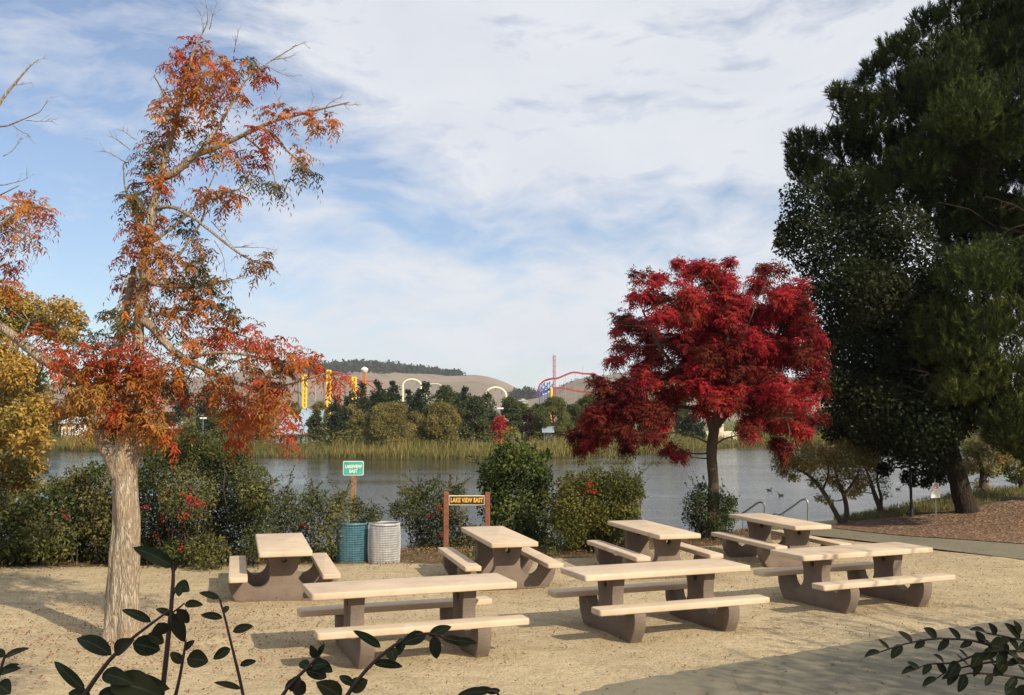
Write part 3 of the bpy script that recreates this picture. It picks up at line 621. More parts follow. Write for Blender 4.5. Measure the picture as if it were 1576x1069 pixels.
# --- the round red tree
def clump_tree(name, label, D, base, trunk_pts, clumps, depth, leaf_fn, m_bark, m_leaf, tw=.03, sides=10, cx=None, rx=None, tr=None, wig=2):
    L_ = Leaves(); tr = tr or MB(); nodes = []; k = mpp(D)
    for pts in trunk_pts:
        w = [P(x, y, D + dd) for x, y, _, dd in pts]; c = curve(w, 6); r = np.interp(np.arange(len(c)), np.arange(len(pts)) * 6, [p[2] * k / 2 for p in pts])
        tr.tube(c, list(r), sides, .08); nodes.extend(zip(c[len(c) // 3:], r[len(c) // 3:]))
    for cl in clumps:
        x, y, r = cl[:3]; rw = r * k
        dd = cl[3] if len(cl) > 3 and cl[3] is not None else random.uniform(-1, 1) * depth * math.sqrt(max(.05, 1 - min(1, abs(x - cx) / rx) ** 2))
        c = P(x, y, D + dd); nd = near_on(nodes, c); twig(tr, nd[0], c, min(nd[1] * .7, tw), tw * .25, .12, 6, 6)
        for _ in range(wig): twig(tr, c, in_ball(1, c, rw * .9)[0], tw * .25, tw * .1, .1, 4, 4)
        leaf_fn(L_, c, rw, cl)
    return tree_obj(name, label, 'tree', base, tr, L_, m_bark, m_leaf)
RC = [(1075, 415, 24), (1110, 425, 28), (1060, 450, 30), (1010, 432, 18), (985, 425, 12), (985, 455, 18), (970, 488, 24), (955, 500, 14), (992, 500, 26), (1030, 485, 28), (1085, 470, 36), (1130, 460, 32), (1165, 435, 22), (1192, 415, 16), (1210, 445, 30), (1238, 470, 22), (1180, 480, 36), (1220, 510, 36), (1246, 540, 26), (1248, 500, 14), (1140, 520, 38), (1190, 550, 38), (1232, 590, 32), (1256, 560, 16), (1090, 520, 36), (1050, 530, 26), (962, 535, 16), (995, 535, 20), (945, 558, 15), (1110, 570, 36), (1150, 590, 36), (1200, 610, 36), (1240, 635, 24), (1216, 655, 26), (1180, 640, 26), (1150, 625, 16), (1075, 580, 26), (930, 600, 26), (962, 590, 28), (1000, 592, 32), (985, 622, 32), (940, 630, 28), (905, 640, 24), (890, 668, 18), (920, 664, 25), (960, 658, 28), (1000, 640, 28), (1030, 608, 24), (1020, 648, 18), (1000, 676, 15), (1030, 690, 15), (1048, 700, 9), (960, 688, 12), (898, 688, 12), (1195, 680, 16), (1207, 692, 9), (1105, 625, 18), (1060, 410, 9), (1040, 405, 6), (1120, 402, 6), (1130, 620, 16), (1160, 660, 12), (1262, 520, 10), (1266, 590, 10), (1110, 500, 34, .3), (1150, 480, 30, .4), (1070, 510, 30, .2), (1190, 520, 32, .2), (1130, 550, 34, .6), (1175, 575, 30, .5), (1215, 555, 30, .6), (1080, 550, 26, .8), (1045, 560, 22, .5), (1100, 440, 26, .4), (1210, 480, 28, .5), (970, 610, 24, .4), (1195, 640, 24, .4), (1060, 600, 26, -.8), (1095, 590, 26, -.9), (1125, 605, 24, -.9), (1145, 560, 28, -1.0), (1105, 545, 28, -1.1), (1070, 560, 24, -.9), (1115, 480, 28, -.9), (1160, 520, 28, -1.0), (1190, 590, 26, -.9), (1040, 520, 24, -.6), (1020, 460, 20, -.3), (1060, 490, 26, -.8), (1010, 560, 22, -.4), (1225, 540, 24, -.6), (1150, 650, 18, -.5), (1080, 625, 16, -.6), (1010, 520, 22, .6), (1025, 575, 22, .6), (980, 560, 16, .3), (1165, 610, 26, -.8), (1235, 660, 16, 0), (915, 650, 20, -.3), (970, 625, 24, -.5), (1200, 460, 24, -.6)]
DR = 22.0
def red_leaf(L_, c, rw, cl):
    bright = [(.31, .016, .026), (.26, .012, .024), (.37, .026, .028), (.30, .034, .022)]; dark = [(.09, .008, .010), (.15, .012, .012), (.12, .025, .013)]
    pal = dark if random.random() < .3 else bright
    for _ in range(max(3, int(cl[2] / 4))):
        c2 = in_ball(1, c, (rw * 1.0, rw * 1.3, rw * .75), .5)[0]; r2 = rw * random.uniform(.28, .48); leaves_compound(L_, c2, (r2 * 1.25, r2 * 1.25, r2 * .6), int(26 + 930 * r2 * r2), .19, 4, .08, .023, pal if random.random() < .75 else dark, .38)
base = GH(1096, 828); base[2] -= .05; DR = base[1]
clump_tree('red_leaved_tree', 'round crowned tree with crimson leaves and slim brown trunk', DR, base,
    [[(1095, 833, 22, 0), (1097, 800, 18, 0), (1098, 740, 16, 0), (1095, 700, 16, 0), (1099, 660, 16, 0), (1104, 630, 12, 0), (1112, 590, 9, 0), (1120, 540, 6, 0), (1115, 470, 3, 0)],
     [(1098, 672, 10, 0), (1085, 630, 8, -.2), (1060, 590, 6, -.3), (1020, 540, 5, -.5), (990, 480, 3, -.5)], [(1100, 660, 10, 0), (1125, 630, 8, .2), (1165, 580, 6, .3), (1200, 510, 4, .4), (1205, 440, 2, .5)],
     [(1085, 630, 6, 0), (1040, 625, 5, .3), (990, 620, 4, .4), (930, 640, 2, .5)], [(1125, 630, 6, 0), (1165, 625, 5, -.4), (1210, 640, 3, -.7)], [(1104, 630, 8, 0), (1090, 560, 6, .9), (1070, 490, 4, 1.3), (1065, 430, 2, 1.3)], [(1108, 610, 7, 0), (1130, 550, 5, -1), (1150, 500, 3, -1.6)]],
    RC, 2.1, red_leaf, BARK_RED, M_LEAF, .022, 14, 1090, 215)
# --- dark live oak with the leaning trunk, and the pine beyond the right edge
OC = [(1235, 305, 30), (1222, 345, 24), (1250, 352, 34), (1212, 378, 20), (1250, 400, 34), (1290, 370, 44), (1300, 430, 44), (1340, 400, 50), (1280, 480, 44), (1330, 500, 50), (1380, 460, 50), (1400, 530, 50), (1300, 560, 44), (1350, 580, 50), (1300, 630, 40), (1350, 650, 44), (1400, 620, 50), (1440, 600, 50), (1262, 440, 30), (1270, 530, 34), (1275, 590, 30), (1385, 690, 34), (1335, 690, 28), (1430, 695, 34), (1400, 735, 14), (1440, 728, 20), (1420, 650, 50), (1468, 650, 28), (1480, 620, 40), (1362, 722, 10), (1300, 672, 22), (1330, 340, 40), (1380, 360, 45), (1440, 420, 45), (1450, 500, 45), (1470, 560, 45), (1450, 470, 40), (1285, 660, 24), (1425, 742, 9), (1460, 712, 16), (1390, 580, 50), (1340, 450, 50), (1320, 610, 40), (1380, 640, 45), (1300, 330, 30), (1270, 320, 22), (1420, 480, 45), (1365, 540, 45), (1310, 520, 40), (1205, 355, 12), (1200, 372, 8), (1350, 620, 40), (1300, 590, 40), (1400, 670, 34), (1445, 660, 34)]
base = GH(1488, 789); DO = base[1]; base[2] -= .08
def oak_leaf(L_, c, rw, cl):
    leaves_simple(L_, c, (rw * 1.1, rw * 1.5, rw), int((2300 if cl[0] > 1310 else 1350) * (cl[2] / 40) ** 1.8) + 70, .095, .056, [(.020, .030, .012), (.014, .022, .010), (.030, .035, .013)], .15, .4, .5)
clump_tree('live_oak_tree', 'large dark evergreen tree with a leaning black trunk on the bark mulch', DO, base,
    [[(1493, 800, 40, 0), (1487, 782, 32, 0), (1474, 735, 28, 0), (1461, 690, 26, 0), (1446, 640, 24, 0), (1432, 570, 24, 0), (1405, 500, 18, .1), (1370, 430, 12, .2), (1330, 360, 6, .2)],
     [(1464, 690, 16, 0), (1430, 660, 13, -.5), (1380, 630, 10, -.8), (1320, 600, 7, -1), (1280, 560, 4, -1)], [(1445, 610, 18, 0), (1460, 540, 14, .5), (1450, 470, 9, 1), (1440, 420, 5, 1)], [(1432, 570, 14, 0), (1380, 540, 11, .5), (1320, 490, 8, 1), (1260, 420, 4, 1)]],
    OC, 2.3, oak_leaf, BARK_DARK, M_GLOSSLEAF, .05, 16, 1350, 210, wig=1)
PC = [(1578, 684, 30), (1545, 675, 24), (1600, 700, 34), (1500, 60, 44), (1560, 110, 44), (1540, 210, 46), (1470, 230, 44), (1500, 310, 44), (1410, 260, 44), (1440, 130, 40), (1590, 20, 50), (1480, 120, 40), (1235, 225, 22), (1242, 262, 28), (1226, 250, 14), (1292, 150, 12), (1312, 165, 26), (1350, 108, 16), (1375, 88, 26), (1428, 42, 24), (1475, 18, 30), (1530, 20, 42), (1340, 185, 36), (1400, 150, 46), (1450, 100, 46), (1520, 90, 50), (1578, 60, 60), (1300, 225, 38), (1360, 240, 48), (1420, 220, 48), (1480, 180, 50), (1550, 160, 50), (1275, 285, 32), (1320, 300, 44), (1390, 300, 50), (1450, 290, 46), (1510, 260, 50), (1575, 250, 50), (1550, 340, 50), (1480, 370, 48), (1500, 430, 45), (1570, 430, 45), (1450, 495, 36), (1500, 510, 44), (1560, 490, 50), (1425, 515, 22), (1560, 580, 50), (1500, 585, 42), (1585, 650, 40), (1540, 640, 34), (1440, 545, 26), (1470, 610, 26), (1460, 340, 40), (1410, 130, 26), (1330, 130, 10), (1395, 70, 14), (1440, 165, 40), (1530, 410, 40), (1575, 350, 40), (1480, 540, 35),
      (1650, 0, 70), (1700, 120, 80), (1640, 160, 60), (1660, 260, 70), (1640, 380, 60), (1720, 320, 80), (1650, 500, 60), (1720, 480, 70), (1640, 600, 50), (1780, 200, 80), (1800, 400, 80), (1600, -40, 60), (1520, -30, 50), (1740, 20, 70), (1840, 300, 70), (1700, 580, 55), (1600, -110, 60), (1680, -90, 70)]
DP = 25.5; pb = P(1655, 740, DP); pb[2] = terr(pb[0], pb[1]) - .1
kp = mpp(DP)
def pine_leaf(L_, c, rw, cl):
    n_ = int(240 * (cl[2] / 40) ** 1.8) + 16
    pal = [(.056, .072, .018), (.080, .096, .024), (.040, .056, .016)] if cl[1] > 430 and cl[0] > 1420 else [(.034, .052, .015), (.052, .074, .020), (.024, .038, .013)]  # paler greens put sunlight into the needle colour of the lower right boughs
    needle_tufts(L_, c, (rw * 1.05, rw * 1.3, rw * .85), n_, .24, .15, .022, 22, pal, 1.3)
ptr = MB()
for x, y, dx_, dz_, ln in ((1576, 325, -1, .3, 1.1), (1580, 345, -1, -.3, 1.0), (1580, 360, -1, -.2, 1.1), (1580, 440, -1, .1, .9), (1590, 450, -1, -.25, 1.1), (1500, 600, -1, .25, 1.3), (1500, 608, -1, .05, 1.5), (1510, 612, -1, -.1, 1.6), (1515, 618, -1, .0, 1.7), (1540, 360, -.6, -.5, .8), (1550, 215, -.8, .3, .8), (1585, 390, -1, .1, 1.3), (1585, 410, -1, -.1, 1.2)):
    bare_twigs(ptr, P(x, y, DP - random.uniform(1.6, 2.6)), (dx_, -.25, dz_), ln, .022, 2, 5)
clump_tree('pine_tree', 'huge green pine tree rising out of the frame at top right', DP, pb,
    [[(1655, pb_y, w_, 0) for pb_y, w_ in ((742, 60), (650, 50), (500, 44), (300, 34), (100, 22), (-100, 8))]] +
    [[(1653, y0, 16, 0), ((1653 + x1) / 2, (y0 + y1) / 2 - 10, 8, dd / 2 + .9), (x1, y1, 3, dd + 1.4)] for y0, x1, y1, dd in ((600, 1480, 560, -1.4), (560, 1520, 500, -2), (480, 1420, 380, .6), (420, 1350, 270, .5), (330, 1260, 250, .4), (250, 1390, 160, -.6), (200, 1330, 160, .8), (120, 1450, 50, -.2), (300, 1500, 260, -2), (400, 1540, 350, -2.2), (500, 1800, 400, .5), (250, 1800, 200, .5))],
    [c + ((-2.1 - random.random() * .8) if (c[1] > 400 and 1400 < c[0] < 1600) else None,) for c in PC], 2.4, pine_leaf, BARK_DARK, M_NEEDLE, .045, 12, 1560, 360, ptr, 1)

# --- small willows at the water's edge
def small_tree(name, label, stems, clumps, D, pal, n, ln, wd, bark=DTWIG, droop=.5, depth=.7):
    b = P(stems[0][0][0], stems[0][0][1], D); b[2] = terr(b[0], b[1]) - .05
    def lf(L_, c, rw, cl): leaves_simple(L_, c, (rw * 1.15, rw * 1.3, rw * .9), int(5.5 * n * (cl[2] / 25) ** 1.7) + 40, ln, wd, pal, droop, .3, .5)
    return clump_tree(name, label, D, b, stems, clumps, depth, lf, bark, M_LEAF, .018, 8, sum(c[0] for c in clumps) / len(clumps), 80, wig=5)
YW = [(.30, .23, .07), (.22, .19, .06), (.36, .24, .08), (.15, .15, .05)]
small_tree('willow_tree', 'small yellowing willow leaning left over the water beside the handrails',
    [[(1298, 812, 9, 0), (1284, 785, 7.5, 0), (1266, 755, 6.5, 0), (1248, 734, 5, 0), (1225, 720, 3, 0), (1200, 708, 1.5, 0)], [(1299, 812, 9, 0), (1303, 785, 8, .2), (1298, 760, 6.5, .2), (1288, 735, 5, .3), (1285, 710, 3, .3), (1290, 690, 1.5, .3)], [(1298, 762, 5, .2), (1315, 740, 4, 0), (1325, 715, 2, -.1)], [(1266, 755, 4, 0), (1275, 728, 3, -.2), (1270, 700, 1.5, -.3)]],
    [(1205, 712, 17), (1228, 704, 20), (1250, 712, 20), (1262, 694, 18), (1240, 690, 16), (1285, 706, 22), (1305, 722, 20), (1280, 735, 14), (1220, 732, 10), (1322, 735, 15), (1255, 740, 11), (1205, 726, 9), (1330, 710, 16), (1275, 770, 7), (1300, 690, 20), (1262, 766, 7), (1310, 760, 9), (1240, 715, 18), (1275, 705, 22), (1300, 710, 22), (1330, 700, 20), (1315, 690, 18), (1218, 712, 14), (1345, 715, 14), (1290, 745, 12), (1320, 750, 12)], 25.6, YW, 140, .075, .03)
small_tree('willow_tree', 'slim pale green bank tree with thin stems right of the leaning willow',
    [[(1352, 800, 12, 0), (1355, 785, 10, 0), (1346, 760, 7, 0), (1338, 735, 5, 0), (1330, 715, 3, 0)], [(1355, 785, 6, 0), (1356, 765, 5, 0), (1350, 740, 4, .2), (1352, 718, 2, .2)]],
    [(1338, 735, 18), (1352, 722, 16), (1328, 745, 12), (1358, 742, 13), (1340, 715, 14), (1318, 758, 8), (1362, 760, 8)], 27.2, [(.24, .21, .10), (.18, .17, .08), (.28, .23, .1)], 75, .07, .024)
small_tree('young_tree', 'small yellow green tree just right of the leaning trunk by the water',
    [[(1512, 770, 15, 0), (1513, 750, 13, 0), (1512, 725, 9, 0), (1505, 700, 6, 0), (1500, 680, 3, 0)], [(1513, 740, 7, 0), (1525, 715, 5, 0), (1530, 690, 3, 0)]],
    [(1495, 695, 20), (1515, 690, 22), (1535, 705, 18), (1500, 715, 16), (1525, 722, 14), (1490, 720, 12), (1510, 745, 12), (1518, 760, 10)], 29.0, [(.27, .23, .07), (.20, .20, .06), (.32, .22, .08)], 170, .085, .04)
small_tree('young_tree', 'small yellow green tree at the right edge of the frame by the water',
    [[(1574, 768, 11, 0), (1572, 735, 9, 0), (1568, 700, 6, 0), (1560, 675, 3, 0)], [(1572, 735, 6, 0), (1585, 710, 5, 0), (1592, 690, 2, 0)]],
    [(1555, 700, 18), (1572, 690, 20), (1590, 705, 20), (1550, 720, 13), (1580, 725, 15), (1562, 735, 10)], 29.6, [(.24, .25, .06), (.18, .2, .05), (.3, .26, .08)], 190, .085, .04)
YC = [(60, 490, 28), (95, 475, 24), (118, 492, 16), (40, 470, 26), (20, 500, 30), (80, 510, 22), (105, 515, 14), (10, 460, 26), (20, 570, 30), (10, 600, 36), (50, 600, 28), (30, 640, 34), (55, 640, 22), (10, 670, 34), (45, 680, 26), (25, 710, 34), (55, 715, 18), (10, 740, 30), (40, 745, 24), (-20, 560, 40), (-30, 640, 40), (-30, 700, 40), (-20, 500, 40), (60, 620, 18), (35, 560, 20), (62, 665, 12), (-10, 450, 26), (0, 540, 26), (50, 575, 18)]
small_tree('yellow_leaved_tree', 'yellow leaved tree at the left edge of the frame behind the orange one',
    [[(-20, 830, 22, 0), (-18, 760, 18, 0), (-10, 690, 15, 0), (0, 620, 11, 0), (20, 550, 7, 0), (45, 495, 3, 0)], [(-15, 720, 9, 0), (20, 690, 6, -.2), (45, 670, 3, -.3)], [(-5, 640, 8, 0), (25, 610, 5, .3), (50, 590, 2, .4)]],
    YC, 19.5, [(.39, .26, .06), (.31, .235, .06), (.43, .265, .065), (.22, .19, .055)], 120, .085, .04, BARK_BROWN, .4, 1.0)

# ------------------------------------------------------------------ bushes along the bank
def creeper(label, clumps, D, pal, n, ln, wd):
    L_ = Leaves(); k = mpp(D)
    for x, y, r in clumps: leaves_simple(L_, P(x, y, D + random.uniform(-.3, .3)), (r * k * 1.3, .3, r * k), int(3 * n * (r / 12) ** 1.7) + 20, ln, wd, pal, .1, .5)
    o = L_.build('ground_creeper', M_LEAF); o['kind'] = 'stuff'; tag(o, label, 'ground cover')
def bush(name, label, clumps, D, pal, n, ln, wd, depth=.9, berries=None, group=None, stems=10, m=M_GLOSSLEAF, wisps=0, shell=.5, dpar=.15):
    k = mpp(D); L_ = Leaves(); tr = MB(); cx = sum(c[0] for c in clumps) / len(clumps); b = P(cx, 860, D); b[2] = terr(b[0], b[1])
    Bc = []
    for cl in clumps:
        x, y, r = cl[:3]; rw = r * k; c = P(x, y, D + (cl[3] if len(cl) > 3 else random.uniform(-1, 1) * depth))
        leaves_simple(L_, c, (rw * 1.15, max(rw * 1.1, .42), rw * 1.1), int(2.6 * n * (r / 30) ** 1.7) + 30, ln, wd, pal, dpar, .5, shell)
        g0 = np.array([c[0] * .8 + b[0] * .2, D, 0]); g0[2] = terr(g0[0], g0[1]) - .05; twig(tr, g0, c, .014, .005, .1, 6, 5)
        for _ in range(3): twig(tr, c, in_ball(1, c, rw)[0], .005, .002, .1, 4, 4)
        Bc.append((c, rw))
    for _ in range(wisps):                          # long leafy shoots that break the outline
        c, rw = random.choice(Bc); a = c + np.array([random.uniform(-.5, .5) * rw, -.1, rw * .6]); d_ = unit(np.array([random.uniform(-.7, .7), random.uniform(-.4, .3), random.uniform(.5, 1.1)])); ln_ = random.uniform(.25, .7)
        pts = [a + d_ * ln_ * t + np.array([0, 0, -.25 * ln_ * t * t]) for t in np.linspace(0, 1, 6)]; tr.tube(pts, rads(.004, .0015, 6), 4)
        m_ = 14; tt = RNG.random(m_); p = np.array([a + d_ * ln_ * t + np.array([0, 0, -.25 * ln_ * t * t]) for t in tt])
        L_.add(p, unit(rdir(m_) + d_), unit(rdir(m_) + np.array([0, 0, .6])), np.full(m_, ln), np.full(m_, wd), pick(pal, m_))
    t = thing(name, label, 'bush', b, 0, group); tr.build('stems', DTWIG, t, off=b); L_.build('foliage', m, t, b)
    if berries:
        mb = MB(); ico = bmesh.new(); bmesh.ops.create_icosphere(ico, subdivisions=1, radius=1); iv = [tuple(v.co) for v in ico.verts]; fi = [tuple(v.index for v in f.verts) for f in ico.faces]; ico.free()
        for x, y, r, cnt in berries:
            nearest = min(Bc, key=lambda q_: np.linalg.norm(q_[0] - P(x, y, q_[0][1]))); c = P(x, y, nearest[0][1] - nearest[1] * 1.0 - .06)
            for p in in_ball(cnt, c, r * k, .6): s_ = random.uniform(.013, .022); mb.add([(p[0] + a * s_, p[1] + b2 * s_, p[2] + c2 * s_) for a, b2, c2 in iv], fi)
        mb.build('berries', plain('red_berry', (.30, .022, .012), .35, var=.3, scale=20, bmp=0), t, True, off=b)['kind'] = 'stuff'
    return t
G1 = [(.070, .085, .024), (.050, .064, .022), (.105, .108, .034), (.135, .12, .045)]
G2 = [(.095, .108, .035), (.07, .085, .028), (.14, .135, .048), (.05, .062, .022)]
bush('evergreen_bush', 'dark tangled bush in shade at the far left behind the pale trunk', [(20, 790, 34), (60, 780, 32), (110, 770, 30), (150, 760, 30), (30, 830, 36), (80, 825, 36), (130, 815, 36), (10, 850, 26), (60, 855, 24), (110, 850, 26), (160, 800, 34), (160, 845, 26), (120, 735, 16), (150, 725, 14), (-40, 790, 50), (-40, 840, 40), (90, 750, 16), (190, 790, 30), (200, 840, 30)], 18.9, G1, 520, .075, .035, .7, [(30, 800, 10, 10), (100, 790, 10, 8)], wisps=30)
bush('berry_bush', 'large olive green bush with clusters of red berries right of the pale trunk', [(235, 720, 30), (270, 695, 30), (310, 700, 32), (350, 715, 32), (385, 740, 28), (240, 770, 38), (290, 760, 40), (340, 770, 40), (385, 785, 32), (250, 820, 38), (300, 820, 40), (350, 825, 38), (270, 855, 26), (320, 850, 28), (230, 850, 22), (400, 770, 22), (225, 685, 16), (290, 675, 18), (340, 690, 16), (400, 830, 26), (210, 740, 20), (390, 760, 20), (370, 705, 14)], 18.7, G2, 640, .062, .028, .7, [(255, 762, 12, 34), (290, 765, 14, 34), (305, 775, 10, 22), (250, 800, 16, 24), (285, 790, 14, 16), (330, 772, 9, 14), (240, 830, 14, 14), (270, 815, 16, 16), (310, 800, 12, 10), (280, 840, 12, 10), (225, 780, 8, 10)], wisps=60)
bush('cotoneaster_bush', 'low sprawling bush left of the blue bin with a few red sprays', [(425, 790, 24), (455, 785, 26), (490, 780, 26), (520, 790, 22), (430, 825, 26), (465, 820, 28), (505, 820, 24), (445, 850, 20), (490, 850, 22), (440, 765, 14), (480, 765, 14), (525, 770, 15), (415, 850, 20), (560, 800, 18), (575, 790, 14), (550, 780, 12), (520, 845, 18)], 19.3, G2, 430, .06, .026, .5, [(465, 808, 7, 22), (472, 812, 5, 12)], wisps=50)
bush('cotoneaster_bush', 'loose dark bush with dried red twigs between the grey bin and the brown sign', [(630, 775, 20), (655, 765, 18), (680, 780, 22), (640, 800, 22), (670, 810, 26), (700, 800, 22), (650, 835, 20), (685, 840, 24), (710, 835, 20), (640, 760, 12), (690, 760, 14), (705, 755, 10), (610, 785, 12), (670, 745, 8), (625, 755, 8), (700, 850, 18), (660, 850, 18), (735, 845, 16), (725, 825, 14)], 21.9, G1, 480, .065, .03, .5, [(678, 783, 7, 18), (665, 795, 6, 9), (675, 825, 6, 9)], wisps=45)
bush('laurel_bush', 'tall bright green leafy bush behind the right post of the brown sign', [(768, 720, 22), (785, 705, 24), (815, 712, 22), (835, 730, 14), (758, 745, 20), (780, 745, 34), (820, 750, 28), (762, 780, 24), (790, 790, 36), (825, 790, 26), (770, 820, 28), (810, 825, 30), (780, 845, 20), (750, 728, 12), (805, 690, 10), (840, 700, 7), (775, 692, 10), (835, 765, 14), (830, 830, 20)], 22.3, [(.075, .105, .024), (.055, .08, .022), (.105, .125, .034), (.04, .058, .02)], 420, .085, .046, .6, wisps=34)
bush('firethorn_bush', 'clipped spiky green bush with orange berries left of the red tree trunk', [(880, 750, 22), (915, 745, 24), (950, 745, 22), (972, 752, 14), (865, 775, 18), (890, 785, 32), (930, 785, 34), (962, 780, 22), (875, 815, 26), (910, 820, 32), (945, 815, 28), (890, 840, 18), (920, 842, 20), (860, 800, 14), (968, 800, 16), (980, 742, 6), (985, 760, 6)], 20.8, [(.12, .125, .028), (.085, .095, .022), (.16, .145, .036), (.055, .065, .02)], 1150, .065, .024, .6, [(905, 748, 9, 26), (898, 755, 7, 14), (915, 758, 6, 10)], wisps=70)
bush('privet_bush', 'small round dark clipped bush directly behind the red tree trunk', [(1070, 775, 18), (1095, 765, 18), (1118, 775, 15), (1066, 795, 15), (1095, 790, 24), (1120, 795, 15), (1080, 812, 17), (1108, 812, 17), (1078, 748, 5), (1126, 770, 7), (1074, 764, 9)], 22.9, [(.05, .07, .022), (.035, .05, .018), (.07, .085, .028)], 640, .055, .03, .45, wisps=16)
creeper('low dry reddish shrub on the lake bank below the leaning trunk', [(1340, 798, 10), (1360, 795, 11), (1380, 792, 11), (1405, 790, 8), (1425, 786, 8), (1450, 780, 8), (1345, 806, 8), (1468, 775, 7), (1330, 808, 7)], 27.0, [(.16, .07, .05), (.12, .09, .04), (.2, .12, .06)], 130, .06, .03)
creeper('low green weeds filling the gap below the brown sign board', [(740, 850, 10), (765, 850, 9), (640, 858, 7), (700, 862, 8), (720, 858, 9), (850, 850, 9), (845, 835, 10)], 20.2, [(.09, .12, .03), (.07, .09, .03), (.13, .13, .05)], 150, .05, .025)
# grass bank on the right, litter on the ground, weeds by the table feet
def blades(name, pts, h, w, pal, m, lean=.35):
    n_ = len(pts); L_ = Leaves(); d = unit(rdir(n_) * lean + np.array([0, 0, 1.0])); hh = h * (.55 + .8 * RNG.random(n_))
    L_.add(pts, d, unit(rdir(n_) * np.array([1, 1, .1])), hh, np.full(n_, w), pick(pal, n_), .1, .3); return L_.build(name, m)
def tz(p): p[:, 2] = terr(p[:, 0], p[:, 1]); return p
gp_ = []
for _ in range(9000):
    x = random.uniform(8.5, 19); e = float(np.interp(x, *EDGE)); gp_.append((x, e + random.uniform(-2.6, .6) * min(1, (x - 7.5) / 4), 0))
gr = blades('bank_grass', tz(np.array(gp_)), .13, .012, [(.16, .17, .05), (.25, .21, .08), (.11, .13, .04)], M_REED); gr['kind'] = 'stuff'
wp = []
for tx, ty, a, _ in TABLES[:5]:
    for s in (-1, 1):
        for v in (-.8, .8):
            x = tx + s * .66 * math.cos(a) - v * math.sin(a); y = ty + s * .66 * math.sin(a) + v * math.cos(a)
            for _ in range(random.randint(10, 50)): wp.append((x + random.gauss(0, .14), y + random.gauss(0, .12), 0))
for _ in range(2600):
    x = random.uniform(-12, 6); e = float(np.interp(x, *EDGE)); wp.append((x, e - abs(random.gauss(0, 1)) * .8 - .2, 0))
wd_ = blades('weed_tufts', tz(np.array(wp)), .075, .006, [(.30, .25, .12), (.2, .2, .07), (.36, .28, .15)], M_REED, .7); wd_['kind'] = 'stuff'
L_ = Leaves(); n = 5200; p = np.c_[RNG.uniform(-9, 9.5, n), 9 + 11.5 * RNG.random(n) ** .8, np.zeros(n)]; p = tz(p); p[:, 2] += .022 + .012 * RNG.random(n)
L_.add(p, unit(rdir(n) * np.array([1, 1, .15])), unit(rdir(n) * .35 + np.array([0, 0, 1])), RNG.uniform(.015, .05, n), RNG.uniform(.008, .022, n), pick([(.16, .09, .045), (.26, .15, .07), (.09, .06, .035), (.34, .13, .05)], n), .15)
n = 9000; x_ = RNG.uniform(-13, 6.5, n); e_ = np.interp(x_, *EDGE); p = tz(np.c_[x_, e_ - np.abs(RNG.normal(0, 1.1, n)) - .1, np.zeros(n)]); p[:, 2] += .02 + .03 * RNG.random(n)
L_.add(p, unit(rdir(n) * np.array([1, 1, .3])), unit(rdir(n) * .6 + np.array([0, 0, 1])), RNG.uniform(.03, .08, n), RNG.uniform(.015, .035, n), pick([(.2, .11, .05), (.3, .18, .08), (.12, .07, .04), (.36, .26, .14)], n), .2)
for cx_, cy_, sx_, n, pl in ((-4.2, 12.6, 1.7, 2600, [(.34, .11, .03), (.24, .10, .04), (.30, .05, .03), (.18, .10, .05)]), (4.2, 21.2, 1.9, 1800, [(.26, .03, .03), (.20, .04, .03), (.16, .09, .05)]), (-7.5, 13.5, 1.8, 900, [(.30, .12, .04), (.36, .25, .08), (.18, .10, .05)]), (6.5, 17.5, 2.4, 900, [(.18, .11, .06), (.24, .15, .08)]), (1.0, 15.3, 3.0, 1100, [(.18, .11, .06), (.24, .15, .08), (.1, .07, .04)])):
    p = tz(np.c_[RNG.normal(cx_, sx_, n), RNG.normal(cy_, sx_ * .9, n), np.zeros(n)]); p[:, 2] += .02 + .014 * RNG.random(n)
    L_.add(p, unit(rdir(n) * np.array([1, 1, .2])), unit(rdir(n) * .45 + np.array([0, 0, 1])), RNG.uniform(.025, .065, n), RNG.uniform(.010, .022, n), pick(pl, n), .25)
lt = L_.build('leaf_litter', M_LEAF); lt['kind'] = 'stuff'

